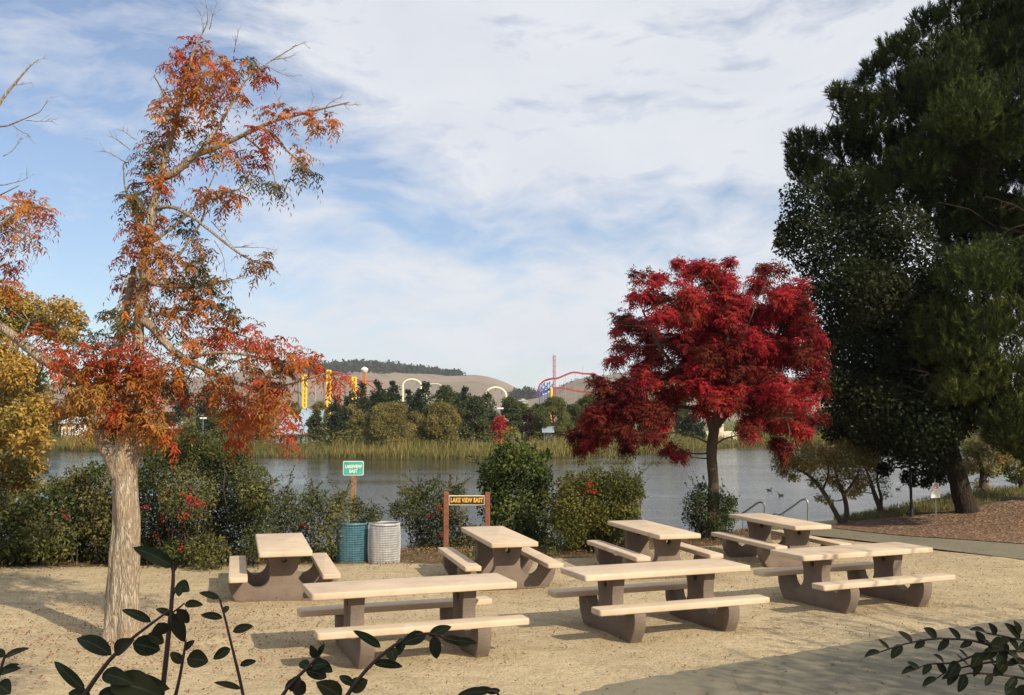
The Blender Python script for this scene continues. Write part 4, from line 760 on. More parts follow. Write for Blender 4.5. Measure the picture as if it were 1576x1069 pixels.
# ------------------------------------------------------------------ far shore
def far_base(px, d): x = (px - 788) / F_PX * d; return np.array([x, d, float(terr(x, d)) - .1])
TB = plain('far_bark', (.10, .08, .06), .9)
def far_tree(name, label, kind, px, top, wpx, d, pal, dens=1.0, group='trees along the far shore'):
    b = far_base(px, d); zt = P(px, top, d)[2]; h = zt - b[2]; w = wpx * mpp(d) / 2; L_ = Leaves(); tr = MB(); s = mpp(d)
    lf = 3.0 * s
    if kind == 'conifer':
        tr.tube([b, b + [0, 0, h * .6], b + [0, 0, h * .98]], [h * .022, h * .014, .02], 7)
        for i in range(26):
            t = (i + .5) / 26; r = w * 1.1 * (1 - t) ** .7 + .18; z = b[2] + h * (.06 + .92 * t)
            for _ in range(max(2, int(6 * (1 - t) + 2))):
                a = random.random() * 6.3; q_ = r * random.uniform(.25, 1.0); c = np.array([b[0] + q_ * math.cos(a), b[1] + q_ * math.sin(a), z - q_ * .25 + random.uniform(-.2, .2)])
                leaves_simple(L_, c, (r * .3 + .15, r * .3 + .15, h * .022 + .06), int(46 * dens), lf * 1.1, lf * .6, pal, .3, .9, .5)
    elif kind == 'palm':
        tr.tube([b, b + [0, 0, h * .62]], [.2, .17], 8)
        for i in range(26):
            a = random.random() * 6.3; el = random.uniform(-.3, 1.2); dr = np.array([math.cos(a) * math.cos(el), math.sin(a) * math.cos(el), math.sin(el)]); m_ = 16; tt = np.linspace(.15, 1, m_)[:, None]
            pt = b + [0, 0, h * .62] + dr * tt * w * 1.25 + np.array([0, 0, -1]) * tt ** 2 * w * .55
            L_.add(pt, unit(dr + rdir(m_) * .7 + np.array([0, 0, -.4])), rdir(m_), np.full(m_, w * .45), np.full(m_, s * 1.1), pick(pal, m_))
    else:
        zc = .12 if kind == 'willow' else .2; tr.tube([b, b + [w * .05, 0, h * .35], b + [0, 0, h * .75]], [h * .03, h * .022, .05], 7)
        nc = int(44 * dens); lf = 2.6 * s
        for i in range(nc):
            t = random.random(); z = zc + (1 - zc) * t; prof = math.sin(math.pi * min(1, (z - zc * .5) / (1.0 - zc * .5)) ** .75 * .97 + .06) ** .6
            a = random.random() * 6.3; q_ = w * prof * random.uniform(.35, .88); r = w * random.uniform(.2, .34)
            c = np.array([b[0] + q_ * math.cos(a), b[1] + q_ * math.sin(a), b[2] + min(h * z, h - r * .6)])
            twig(tr, b + [0, 0, h * min(.7, max(.2, z - .2))], c, .05, .02, .1, 4, 4)
            leaves_simple(L_, c, (r, r, r * (.9 if kind == 'willow' else .75)), int(210 * dens * max(.5, (r / s / 7)) ** 1.2), lf * 1.1, lf * 1.1 * (.42 if kind == 'willow' else .62), pal, .9 if kind == 'willow' else .2, .4, .5)
    t = thing(name, label, 'tree', b, 0, group); tr.build('trunk', TB, t, off=b); L_.build('crown', M_LEAF, t, b); return t
DK = [(.030, .048, .024), (.040, .060, .028), (.024, .036, .021)]; MD = [(.070, .088, .032), (.05, .07, .028), (.09, .10, .036)]; OL = [(.20, .17, .055), (.15, .135, .045), (.25, .20, .07), (.11, .105, .036)]
LG = [(.12, .13, .038), (.09, .105, .032), (.15, .15, .046)]; RDP = [(.42, .03, .035), (.34, .025, .03), (.48, .06, .04)]; PUR = [(.035, .018, .020), (.05, .025, .024)]; YL = [(.22, .21, .05), (.17, .17, .045), (.26, .22, .06)]
FT = [('conifer_tree', 'narrow dark spire conifer beside the blue roofed building', 'conifer', 519, 607, 38, 112, DK, 1),
 ('conifer_tree', 'dark conifer close left of the water tower', 'conifer', 556, 588, 44, 124, DK, 1), ('conifer_tree', 'broad dark conifer just right of the water tower', 'conifer', 582, 585, 46, 128, DK, 1),
 ('conifer_tree', 'dark pointed tree left of the first white arch', 'conifer', 606, 583, 42, 130, DK, 1), ('conifer_tree', 'slim conifer under the first white arch', 'conifer', 630, 598, 36, 126, DK, 1),
 ('conifer_tree', 'dark conifer immediately right of the first white arch', 'conifer', 655, 585, 44, 130, DK, 1), ('broad_tree', 'mid green tree above the second olive willow', 'broad', 683, 593, 46, 136, MD, 1),
 ('conifer_tree', 'small pointed conifer left of the second white arch', 'conifer', 717, 594, 30, 132, DK, 1), ('broad_tree', 'dark green full tree standing left of the small red tree', 'broad', 728, 610, 52, 118, MD, 1.2),
 ('conifer_tree', 'dark pointed tree below the second white arch', 'conifer', 750, 602, 52, 126, MD, 1), ('broad_tree', 'dark green tree behind the small red tree', 'broad', 785, 612, 46, 130, MD, 1),
 ('willow_tree', 'wide olive willow on the far shore in front of the conifers', 'willow', 600, 622, 92, 103, OL, 1.7), ('willow_tree', 'olive willow on the far shore left of the green trees', 'willow', 676, 621, 72, 106, OL, 1.5),
 ('small_red_tree', 'small scarlet tree across the lake left of the palm', 'broad', 770, 639, 34, 108, RDP, .8), ('palm_tree', 'short palm tree across the lake beside the small red tree', 'palm', 787, 652, 24, 104, YL, 1),
 ('purple_leaved_tree', 'dark purple tree across the lake right of the palm', 'broad', 812, 636, 26, 110, PUR, .9), ('willow_tree', 'green willow across the lake below the yellow ride column', 'willow', 850, 612, 66, 116, LG, 1.3),
 ('broad_tree', 'dark green tree at the left end of the far shore', 'broad', 75, 622, 60, 136, DK, 1), ('conifer_tree', 'dark conifer across the lake seen left of the forked trunk', 'conifer', 118, 600, 50, 140, DK, 1),
 ('conifer_tree', 'big dark spreading conifer behind the white roofed house', 'conifer', 275, 577, 82, 130, DK, 1.5), ('conifer_tree', 'dark conifer right of the white roofed house', 'conifer', 318, 590, 60, 132, DK, 1.2),
 ('poplar_tree', 'bright yellow green poplar clump beside the white roofed house', 'broad', 294, 628, 26, 118, YL, .8), ('broad_tree', 'green shrubby tree below the orange branch across the lake', 'broad', 345, 632, 52, 116, LG, 1), ('broad_tree', 'olive shrubby tree left of the blue roofed building', 'broad', 395, 640, 50, 114, OL, 1),
 ('conifer_tree', 'dark tree across the lake seen through the fork of the pale trunk', 'conifer', 195, 600, 70, 142, DK, 1), ('broad_tree', 'dark bush shaped tree at the blue building corner', 'broad', 488, 632, 34, 110, MD, .9),
 ('shrub_tree', 'small bright green shrub at the foot of the spire conifer', 'broad', 520, 664, 16, 104, LG, .5), ('broad_tree', 'green tree in the gap left of the red crown', 'broad', 905, 606, 50, 126, LG, 1),
 ('broad_tree', 'green tree hidden behind the lower left of the red crown', 'broad', 950, 618, 60, 128, MD, 1), ('broad_tree', 'olive tree behind the middle of the red crown', 'broad', 1010, 620, 62, 130, OL, 1), ('broad_tree', 'dark green tree left of the cream building', 'broad', 1066, 640, 44, 132, DK, 1),
 ('broad_tree', 'green tree showing under the red crown near its trunk', 'broad', 1040, 600, 56, 150, MD, 1), ('broad_tree', 'yellow olive tree right of the cream building', 'broad', 1150, 640, 40, 150, OL, 1), ('broad_tree', 'green tree across the lake behind the dark oak', 'broad', 1200, 630, 60, 158, MD, 1), ('broad_tree', 'green tree across the lake behind the leaning willow', 'broad', 1270, 630, 70, 164, LG, 1),
 ('broad_tree', 'olive tree across the lake above the lamp post', 'broad', 1360, 640, 80, 168, OL, 1), ('broad_tree', 'green tree across the lake right of the leaning trunk', 'broad', 1470, 640, 90, 172, LG, 1), ('broad_tree', 'green tree across the lake at the right frame edge', 'broad', 1570, 635, 90, 172, MD, 1), ('broad_tree', 'pale olive tree across the lake below the yellow towers', 'broad', 450, 618, 46, 150, OL, 1), ('broad_tree', 'olive tree just left of the narrow spire conifer', 'broad', 545, 622, 40, 118, OL, .9), ('broad_tree', 'olive tree filling the gap between the two far willows', 'broad', 640, 634, 44, 112, OL, 1), ('broad_tree', 'green tree in front of the small white park building', 'broad', 803, 619, 40, 134, LG, 1), ('broad_tree', 'mid green tree behind the left far willow', 'broad', 590, 604, 60, 142, MD, 1.2), ('broad_tree', 'mid green tree between the white arches', 'broad', 700, 606, 54, 142, MD, 1.2), ('broad_tree', 'dark green tree left of the green lakeside willow', 'broad', 828, 622, 44, 132, MD, 1), ('broad_tree', 'green tree right of the green lakeside willow', 'broad', 884, 622, 44, 122, MD, 1),
 ('conifer_tree', 'dark conifer right of the narrow spire conifer', 'conifer', 540, 602, 40, 120, DK, 1.1), ('conifer_tree', 'dark conifer between the two left far willows', 'conifer', 645, 600, 40, 120, DK, 1.1), ('broad_tree', 'olive bank tree below the twin yellow towers', 'broad', 492, 618, 44, 140, OL, 1), ('palm_tree', 'tall thin palm against the hill right of the red tower', 'palm', 880, 602, 22, 150, MD, 1)]
for f in FT: far_tree(*f)
# reeds along the far waterline
n = 42000; xr = RNG.uniform(-130, 130, n); yr = shore(xr) + RNG.random(n) ** 1.6 * 7.5 - .4; pr = np.c_[xr, yr, np.zeros(n)]; pr = tz(pr); pr[:, 2] = np.maximum(pr[:, 2], WATER - .05)
nzr = np.sin(xr * .35) * .5 + np.sin(xr * .13 + 2) * .5 + np.sin(xr * 1.1 + 1) * .3
L_ = Leaves(); d = unit(rdir(n) * .22 + np.array([0, 0, 1])); hh = (.95 + .36 * nzr) * RNG.uniform(.6, 1.25, n)
cr = pick([(.21, .175, .062), (.15, .145, .042), (.12, .125, .033), (.26, .20, .085)], n) * (1 + .18 * nzr[:, None] * np.array([1, .8, .5])); L_.add(pr, d, unit(rdir(n) * np.array([1, 1, .1])), hh, np.full(n, .075), cr, .08, .35)
rd = L_.build('shore_reeds', M_REED); rd['kind'] = 'stuff'
# low shrubs behind the reeds read as one mass
L_ = Leaves()
for i in range(330):
    x = random.uniform(-120, 120); y = shore(x) + random.uniform(3, 16); r = random.uniform(.6, 1.9); c = np.array([x, y, float(terr(x, y)) + r * .6])
    leaves_simple(L_, c, (r * 1.3, r, r * .8), 110, .2, .1, [OL, MD, LG, OL][i % 4], .2, .4, .5)
ms = L_.build('shore_scrub', M_LEAF); ms['kind'] = 'stuff'

# ------------------------------------------------------------------ buildings across the lake
WALL = plain('white_wall', (.74, .72, .68), .8, var=.08, bmp=.02); CREAM = plain('cream_wall', (.70, .62, .46), .85, var=.1, scale=2, bmp=.02); ROOFB = plain('blue_metal_roof', (.30, .38, .46), .5, .1, .1, 2, .02); ROOFW = plain('pale_teal_roof', (.60, .70, .70), .5, .1, .1, 2, .02); DARKW = plain('dark_window', (.03, .035, .04), .25, var=.1, bmp=0); GREYW = plain('grey_wall', (.20, .22, .24), .8, var=.1, bmp=.02); REDW = plain('red_wall', (.42, .10, .06), .8, var=.2, bmp=.02)
def house(name, label, px0, px1, eave, ridge, base_py, d, dep, m_wall, m_roof, dormer=False, cupola=False, hip=0.0):
    x0 = (px0 - 788) * mpp(d); x1 = (px1 - 788) * mpp(d); cx = (x0 + x1) / 2; w = x1 - x0; b = np.array([cx, d, float(terr(cx, d)) - .15]); ze = P(788, eave, d)[2] - b[2]; zr = P(788, ridge, d)[2] - b[2]
    t = thing(name, label, 'building', b); m = MB(); m.box((0, dep / 2, ze / 2), (w * .94, dep, ze)); wl = m.build('wall', m_wall, t)
    m = MB(); e = .5; hw = w / 2 + .2; hr = hw - hip * w; m.add([(-hw, -e, ze - .1), (hw, -e, ze - .1), (hw, dep + e, ze - .1), (-hw, dep + e, ze - .1), (-hr, dep / 2, zr), (hr, dep / 2, zr)], [(0, 1, 5, 4), (2, 3, 4, 5), (0, 4, 3), (1, 2, 5), (3, 2, 1, 0)]); rf = m.build('roof', m_roof, t)
    if dormer:
        m = MB(); zz = ze + (zr - ze) * .3; q_ = w * .09; m.add([(w * .1 - q_, dep * .05, zz - .2), (w * .1 + q_, dep * .05, zz - .2), (w * .1, dep * .05, zz + q_ * 1.2), (w * .1 - q_, dep * .4, zz - .2), (w * .1 + q_, dep * .4, zz - .2), (w * .1, dep * .4, zz + q_ * 1.2)], [(0, 1, 2), (0, 2, 5, 3), (1, 4, 5, 2), (3, 5, 4), (0, 3, 4, 1)]); m.build('dormer', DARKW, rf)
    if cupola: m = MB(); m.box((0, dep / 2, zr + .2), (.5, .5, .7)); m.tube([(0, dep / 2, zr + .55), (0, dep / 2, zr + 1.0)], [.4, .03], 8); m.build('cupola', m_wall, rf)
    for s in (-.3, -.05, .22): m = MB(); m.box((s * w, -.02, ze * .52), (w * .1, .06, ze * .34)); m.build('window', DARKW, t)
    m = MB(); m.box((.38 * w, -.02, ze * .36), (w * .08, .06, ze * .68)); m.build('door', DARKW, t)
    return t
house('white_house', 'white roofed house across the lake with a dark dormer', 234, 283, 658, 643, 668, 128, 7, REDW, ROOFW, True, True, .12)
house('white_house', 'small white gabled house glimpsed at the far left shore', 96, 119, 650, 640, 668, 134, 6, WALL, ROOFW)
house('blue_roofed_hall', 'low building with a big pale blue metal roof left of the spire conifer', 425, 470, 667, 638, 676, 122, 11, GREYW, ROOFB, False, False, .1)
house('blue_roofed_hall', 'rear pale blue roofed building standing behind the larger blue roof', 458, 490, 650, 627, 676, 136, 9, GREYW, ROOFB)
house('lake_hut', 'small hut with blue roof below the green willow', 837, 850, 664, 656, 671, 114, 3, GREYW, ROOFB)
b = far_base(1110, 140); b[2] = WATER; t = thing('boathouse', 'cream stepped boathouse with a dark door right of the red tree trunk', 'building', b); k = mpp(140)
zz = lambda py: P(1110, py, 140)[2] - b[2]
m = MB(); m.box((13 * k, 2.5, zz(664) / 2), (20 * k, 5, zz(664))); m.box((-6 * k, 2.8, zz(654) / 2), (18 * k - .02, 5.6, zz(654))); m.box((-20 * k, 2.4, zz(664) / 2), (10 * k - .02, 4.8, zz(664))); m.build('wall', CREAM, t, bevel=.04)
m = MB(); m.add([(-15 * k, -.4, zz(654)), (3 * k, -.4, zz(654)), (3 * k, 6, zz(654)), (-15 * k, 6, zz(654)), (-15 * k, 2.8, zz(649)), (3 * k, 2.8, zz(649))], [(0, 1, 5, 4), (2, 3, 4, 5), (0, 4, 3), (1, 2, 5), (3, 2, 1, 0)]); m.build('roof', CREAM, t)
m = MB(); m.box((15 * k, -.02, zz(675.5)), (3 * k, .1, 8 * k)); m.build('door', DARKW, t)
m = MB(); m.box((17 * k, -.08, zz(684)), (12 * k, .1, 6 * k)); m.build('blue_base_panel', plain('pale_blue_panel', (.45, .58, .62), .6, bmp=0), t)
t = thing('dock_fence', 'low railed dock across the water right of the boathouse', 'dock', (P(1152, 684, 141)[0], 141, WATER))
m = MB(); m.box((0, 1, .25), (40 * k, 2, .2)); m.build('deck', plain('dock_wood', (.22, .18, .14), .9), t)
for i in range(9): m = MB(); m.box((-20 * k + i * 5 * k, 0, .4), (.12, .12, 1.3)); m.build('fence_post', MATS['dock_wood'], t)
for z in (.65, .95): m = MB(); m.box((0, -.08, z), (40 * k, .06, .1)); m.build('fence_rail', MATS['dock_wood'], t)
for px, py, d, lab in ((314, 647, 126, 'thin park light pole across the lake above the orange branch'), (770, 632, 124, 'thin park light pole above the small scarlet tree')):
    b = far_base(px, d); h = P(px, py, d)[2] - b[2] + .2; t = thing('light_pole', lab, 'lamp post', b); m = MB(); m.tube([(0, 0, 0), (0, 0, h)], [.09, .06], 6); m.build('pole', STEEL, t); m = MB(); m.box((0, 0, h + .1), (.8, .3, .2)); m.build('lamp_head', WALL, t, bevel=.04)

# ------------------------------------------------------------------ amusement rides beyond the trees
YEL = plain('ride_yellow', (.80, .52, .02), .45, bmp=0, var=.06); RTRK = plain('ride_red', (.36, .05, .07), .45, bmp=0, var=.1); BLU = plain('ride_blue', (.07, .14, .42), .45, bmp=0, var=.1); GRY = plain('ride_grey', (.30, .31, .33), .5, bmp=0, var=.08); IVO = plain('ride_ivory', (.72, .72, .52), .5, bmp=0, var=.08); ORG = plain('tower_orange', (.50, .16, .05), .6, bmp=0)
DRIDE = 330.0; kr = mpp(DRIDE)
def ride_base(px): return np.array([(px - 788) * kr, DRIDE, float(terr((px - 788) * kr, DRIDE))])
t = thing('launch_coaster', 'roller coaster with yellow towers and red track left of the water tower', 'roller coaster', ride_base(506)); o0 = ride_base(506)
for px, top in ((469, 577), (506, 569), (545, 580)):
    m = MB()
    for s in (-2.6, 2.6): a = P(px + s, top, DRIDE); m.tube([(a[0], a[1], 0), a], .34, 8)
    for py in np.arange(top + 1, 640, 7): a, b = P(px - 2.6, py, DRIDE), P(px + 2.6, py, DRIDE); m.tube([a, b], .28, 6)
    m.build('yellow_tower', YEL, t, off=o0)
for pts in ([(455, 583), (469, 580), (488, 574), (506, 572), (525, 574), (545, 582), (562, 588), (580, 600)], [(440, 600), (456, 588), (474, 576), (500, 570.5), (520, 576), (548, 586), (570, 586), (590, 590)]):
    m = MB(); c = curve([P(x, y, DRIDE + 1.5) for x, y in pts], 8); m.tube(c, .22, 6); m.build('track', RTRK, t, off=o0)
for px, top in ((458, 588), (463, 584), (484, 577), (498, 574), (530, 580)): m = MB(); a = P(px, top, DRIDE + 3); m.tube([(a[0] + .8, a[1], 0), a], .22, 6); m.build('support_column', GRY, t, off=o0)
b = np.array([P(561, 566, 300)[0], 300, 0]); t = thing('water_tower', 'white topped orange tower above the conifers', 'tower', b); k3 = mpp(300); z1 = P(561, 572, 300)[2]
m = MB()
for a in range(4): an = math.pi / 4 + a * math.pi / 2; m.tube([(3.5 * k3 * math.cos(an) * 1.3, 3.5 * k3 * math.sin(an) * 1.3, 0), (2.4 * k3 * math.cos(an), 2.4 * k3 * math.sin(an), z1)], .2, 6)
for z in np.linspace(2, z1 - .3, 9): m.box((0, 0, z), (4.4 * k3, 4.4 * k3, .18))
m.build('frame', ORG, t)
m = MB(); m.tube([(0, 0, z1 - .3), (0, 0, z1 + .1), (0, 0, z1 + .7), (0, 0, z1 + 1.1), (0, 0, z1 + 1.5)], [.5, .95, 1.15, .9, .15], 16); m.build('tank', WALL, t, True)
for cx, cy, rx, ry, dd, lab, wd in ((634, 593, 14, 9.5, 360, 'white arched coaster loop over the conifers, larger and left', .30), (763, 609, 16, 13, 360, 'white arched coaster hill below the tan ridge', .36), (669, 596, 12, 6.0, 420, 'faint pale arch low between the two white arches', .16)):
    b = np.array([P(cx, cy, dd)[0], dd, 0]); t = thing('coaster_arch', lab, 'roller coaster', b, 0, 'white coaster arches'); 
    pts = [P(cx + rx * 1.0, 646, dd)] + [P(cx + rx * math.cos(a), cy - ry * math.sin(a), dd) for a in np.linspace(0, math.pi, 25)] + [P(cx - rx * 1.0, 646, dd)]
    m = MB(); m.tube(pts, wd, 8); m.build('track', IVO, t, True, off=b)
    m = MB()
    for s in (-.55, 0, .55): a = P(cx + rx * s, cy - ry * math.sqrt(1 - s * s), dd + .8); m.tube([a, (a[0], a[1], 0)], .12, 5)
    m.build('supports', GRY, t, off=b)
b = ride_base(853); t = thing('drop_tower', 'tall thin red lattice tower rising above the trees', 'tower', b); zt = P(853, 551, DRIDE)[2]; m = MB(); w = 1.5 * kr
for sx in (-w, w):
    for sy in (-w, w): m.tube([(sx, sy, 0), (sx, sy, zt)], .11, 6)
zs = np.arange(0, zt - .9, 1.0)
for i, z in enumerate(zs):
    s = 1 if i % 2 else -1
    for sy in (-w, w): m.tube([(-w * s, sy, z), (w * s, sy, z + 1.0)], .075, 4)
    for sx in (-w, w): m.tube([(sx, -w * s, z), (sx, w * s, z + 1.0)], .075, 4)
m.build('lattice', RTRK, t)
b = ride_base(835); t = thing('looping_coaster', 'red track roller coaster on blue lattice supports beside the red tower', 'roller coaster', b)
for dy, pts in ((2, [(826, 612), (828, 600), (831, 592), (838, 586), (848, 583), (858, 582), (868, 578), (878, 574), (886, 573), (898, 575), (910, 575.5), (922, 579), (935, 586), (950, 598)]), (6, [(830, 606), (842, 601), (856, 597), (872, 598), (890, 602), (915, 604)])):
    c = curve([P(x, y, DRIDE + dy) for x, y in pts], 6)
    for off in (-.1, .22): m = MB(); m.tube([p + np.array([0, off, off]) for p in c], .15, 6); m.build('track', RTRK, t, off=b)
m = MB()
for x0, top in ((830, 594), (834, 590), (838, 588), (842, 588), (846, 587), (850, 590)):
    a = P(x0, top, DRIDE + 2); m.tube([a, (a[0] + .3, a[1], 0)], .15, 5)
for x0, y0, x1, y1 in ((828, 604, 838, 590), (832, 606, 846, 588), (838, 606, 850, 592), (830, 594, 842, 604), (836, 590, 850, 604), (826, 610, 848, 598), (820, 610, 838, 600), (832, 598, 850, 598)): m.tube([P(x0, y0, DRIDE + 2.3), P(x1, y1, DRIDE + 2.3)], .13, 5)
m.build('blue_lattice', BLU, t, off=b)
for x0, top in ((870, 578), (886, 574), (910, 576)): m = MB(); a = P(x0, top, DRIDE + 2); m.tube([a, (a[0], a[1], 0)], .06, 5); m.build('support_column', GRY, t, off=b)
m = MB(); a = P(849, 597, DRIDE - 2); m.box((a[0], a[1], a[2] / 2), (3.6 * kr, 3.2 * kr, a[2])); m.build('yellow_column', YEL, t, off=b, bevel=.1)
b = np.array([P(897, 563, 900)[0], 900, 0]); t = thing('radio_mast', 'hair thin mast on the right hill', 'mast', b); m = MB(); m.tube([(0, 0, 20), (0, 0, P(897, 563, 900)[2])], [.25, .15], 5); m.build('mast_pole', GRY, t)
b = np.array([P(805, 620, 300)[0], 300, 0]); t = thing('ticket_building', 'small white park building beyond the trees left of the blue lattice', 'building', b)
m = MB(); m.box((0, 0, P(805, 617, 300)[2] / 2), (14 * k3, 4, P(805, 617, 300)[2])); m.build('wall', WALL, t, bevel=.05); m = MB(); m.add([(-8 * k3, -2.3, P(805, 617, 300)[2]), (8 * k3, -2.3, P(805, 617, 300)[2]), (8 * k3, 2.3, P(805, 617, 300)[2]), (-8 * k3, 2.3, P(805, 617, 300)[2]), (0, 0, P(805, 613, 300)[2])], [(0, 1, 4), (1, 2, 4), (2, 3, 4), (3, 0, 4), (3, 2, 1, 0)]); m.build('roof', GRY, t)
b = far_base(55, 150); t = thing('teal_canopy', 'teal pitched canopy behind the yellow tree at far left', 'canopy', b); m = MB(); zt = P(55, 566, 150)[2] - b[2]; zb = P(55, 584, 150)[2] - b[2]; w = 15 * mpp(150)
m.add([(-w, -w, zb), (w, -w, zb), (w, w, zb), (-w, w, zb), (w * .5, 0, zt)], [(0, 1, 4), (1, 2, 4), (2, 3, 4), (3, 0, 4), (3, 2, 1, 0)]); m.build('cover', plain('teal_fabric', (.10, .42, .40), .6, bmp=0), t)
m = MB(); [m.tube([(sx * w * .9, sy * w * .9, 0), (sx * w * .9, sy * w * .9, zb)], .08, 6) for sx in (-1, 1) for sy in (-1, 1)]; m.build('legs', STEEL, t)
# woods on the ridges and scrub on the hill
def wood(name, pts, d, d0, prof, pal, n_each, rr):
    hz = hill_z(prof, d)
    L_ = Leaves()
    for x, y in pts:
        v = ray(x, y); dd = d0
        while dd < d - 4:
            p = P(x, y, dd); 
            if p[2] < hz(p[0]) * float(sstep((dd - d0) / (d - d0) * .97 + .03)): break
            dd += 5
        c = P(x, y, dd - 3); r = rr * random.uniform(.7, 1.4); leaves_simple(L_, c, (r * 1.25, r, r), n_each, r * .55, r * .4, pal, .1, .4, .45)
    o = L_.build(name, M_LEAF); o['kind'] = 'stuff'; return o
hl = lambda px, pr: np.interp(px, [a for a, b in pr], [b for a, b in pr])
pts = []
for _ in range(1100):
    x = random.uniform(430, 706); y0 = hl(x, LH); th = 14 * max(0, min(1, (x - 430) / 70, (712 - x) / 130)); pts.append((x, y0 + random.random() * th - 2.5))
wood('ridge_woods', pts, 1500, 620, LH, [(.020, .034, .020), (.028, .042, .022)], 34, 6.0)
pts = [(random.uniform(785, 832), 0) for _ in range(150)]; pts = [(x, 598 + abs(x - 806) * .2 + random.random() * 12) for x, _ in pts] + [(random.uniform(870, 960), 0) for _ in range(0)]
pts += [(x, hl(x, RH) + random.random() * 14 - .5) for x in [random.uniform(862, 990) for _ in range(70)]]
wood('hillside_scrub', pts, 1000, 480, RH, [(.03, .042, .022), (.05, .055, .028)], 24, 2.6)

# ------------------------------------------------------------------ waterbirds
def bird(px, py, lab, flip=1):
    d = (H_CAM - WATER) * F_PX / (py - 642.3); b = np.array([(px - 788) * mpp(d), d, WATER]); t = thing('waterbird', lab, 'bird', b, 0 if flip > 0 else math.pi, 'dark waterbirds on the lake')
    me = bpy.data.meshes.new('body'); s = .11
    pts = [(-1.3, 0, .55, .18), (-.8, 0, .42, .42), (0, 0, .35, .55), (.7, 0, .42, .45), (1.0, 0, .85, .22), (1.1, 0, 1.25, .19), (1.28, 0, 1.38, .21), (1.65, 0, 1.3, .07)]
    m = MB(); c = curve([(x * s, y * s, z * s) for x, y, z, r in pts], 4); m.tube(c, list(np.interp(np.arange(len(c)), np.arange(len(pts)) * 4, [p[3] * s for p in pts])), 12); m.build('body', plain('bird_dark', (.04, .035, .032), .6, bmp=0), t, True, ang=0)
bird(1181, 753.5, 'dark waterbird on the lake right of the red tree trunk, the farther one'); bird(1199, 761.5, 'dark waterbird on the lake right of the red tree trunk, the nearer one', -1); bird(1378, 752, 'dark waterbird floating alone near the black lamp post')

# ------------------------------------------------------------------ foreground shrubs close to the camera
FG = []
def big_leaf(mb, b, tip, w, nrm, curl=.15):
    b, tip = np.array(b), np.array(tip); ax = tip - b; ln = np.linalg.norm(ax); ax = ax / ln; nrm = np.array(nrm, float); sd = unit(np.cross(ax, nrm)); up = np.cross(sd, ax); V = []; nseg = 9
    for i in range(nseg + 1):
        t = i / nseg; ww = w / 2 * (math.sin(math.pi * min(1, t ** .85)) ** .75) * (1 - .12 * t) + (.0006 if 0 < i < nseg else 0); c = b + ax * ln * t + up * (ln * curl * (math.sin(math.pi * t)) - 0)
        for s, lift in ((-1, .28), (-.5, .10), (0, 0), (.5, .10), (1, .28)): V.append(c + sd * ww * s + up * abs(ww) * lift)
    mb.add(V, [(i * 5 + j, i * 5 + j + 1, i * 5 + j + 6, i * 5 + j + 5) for i in range(nseg) for j in range(4)])
def fgleafmat(t, b, v, o):
    at = t.n('ShaderNodeAttribute', attribute_name='Col'); sc = t.n('ShaderNodeSeparateColor'); t.l(at.outputs['Color'], sc.inputs[0]); n1 = t.noise(v, 60, 4); c = t.ramp(n1, [(.35, (.012, .019, .008)), (.65, (.022, .032, .013))]); c = t.mix(t.m('MULTIPLY', sc.outputs[1], .8), c, (.045, .042, .012)); c = t.mix(t.ramp(sc.outputs[0], [(.80, 0.0), (.97, .8)]), c, (.085, .08, .04)); geo = t.n('ShaderNodeNewGeometry'); c = t.mix(geo.outputs['Backfacing'], c, (.030, .030, .018))
    t.l(c, b.inputs['Base Color']); b.inputs['Roughness'].default_value = .5; b.inputs['Specular IOR Level'].default_value = .15; tl = t.n('ShaderNodeBsdfTranslucent'); t.l(c, tl.inputs[0]); mx = t.n('ShaderNodeMixShader'); mx.inputs[0].default_value = .15
    t.l(b.outputs[0], mx.inputs[1]); t.l(tl.outputs[0], mx.inputs[2]); t.l(mx.outputs[0], o.inputs[0])
M_FG = mat('shrub_leaf', fgleafmat); M_FS = plain('shrub_stem', (.06, .034, .03), .7, var=.25, scale=40, bmp=.1)
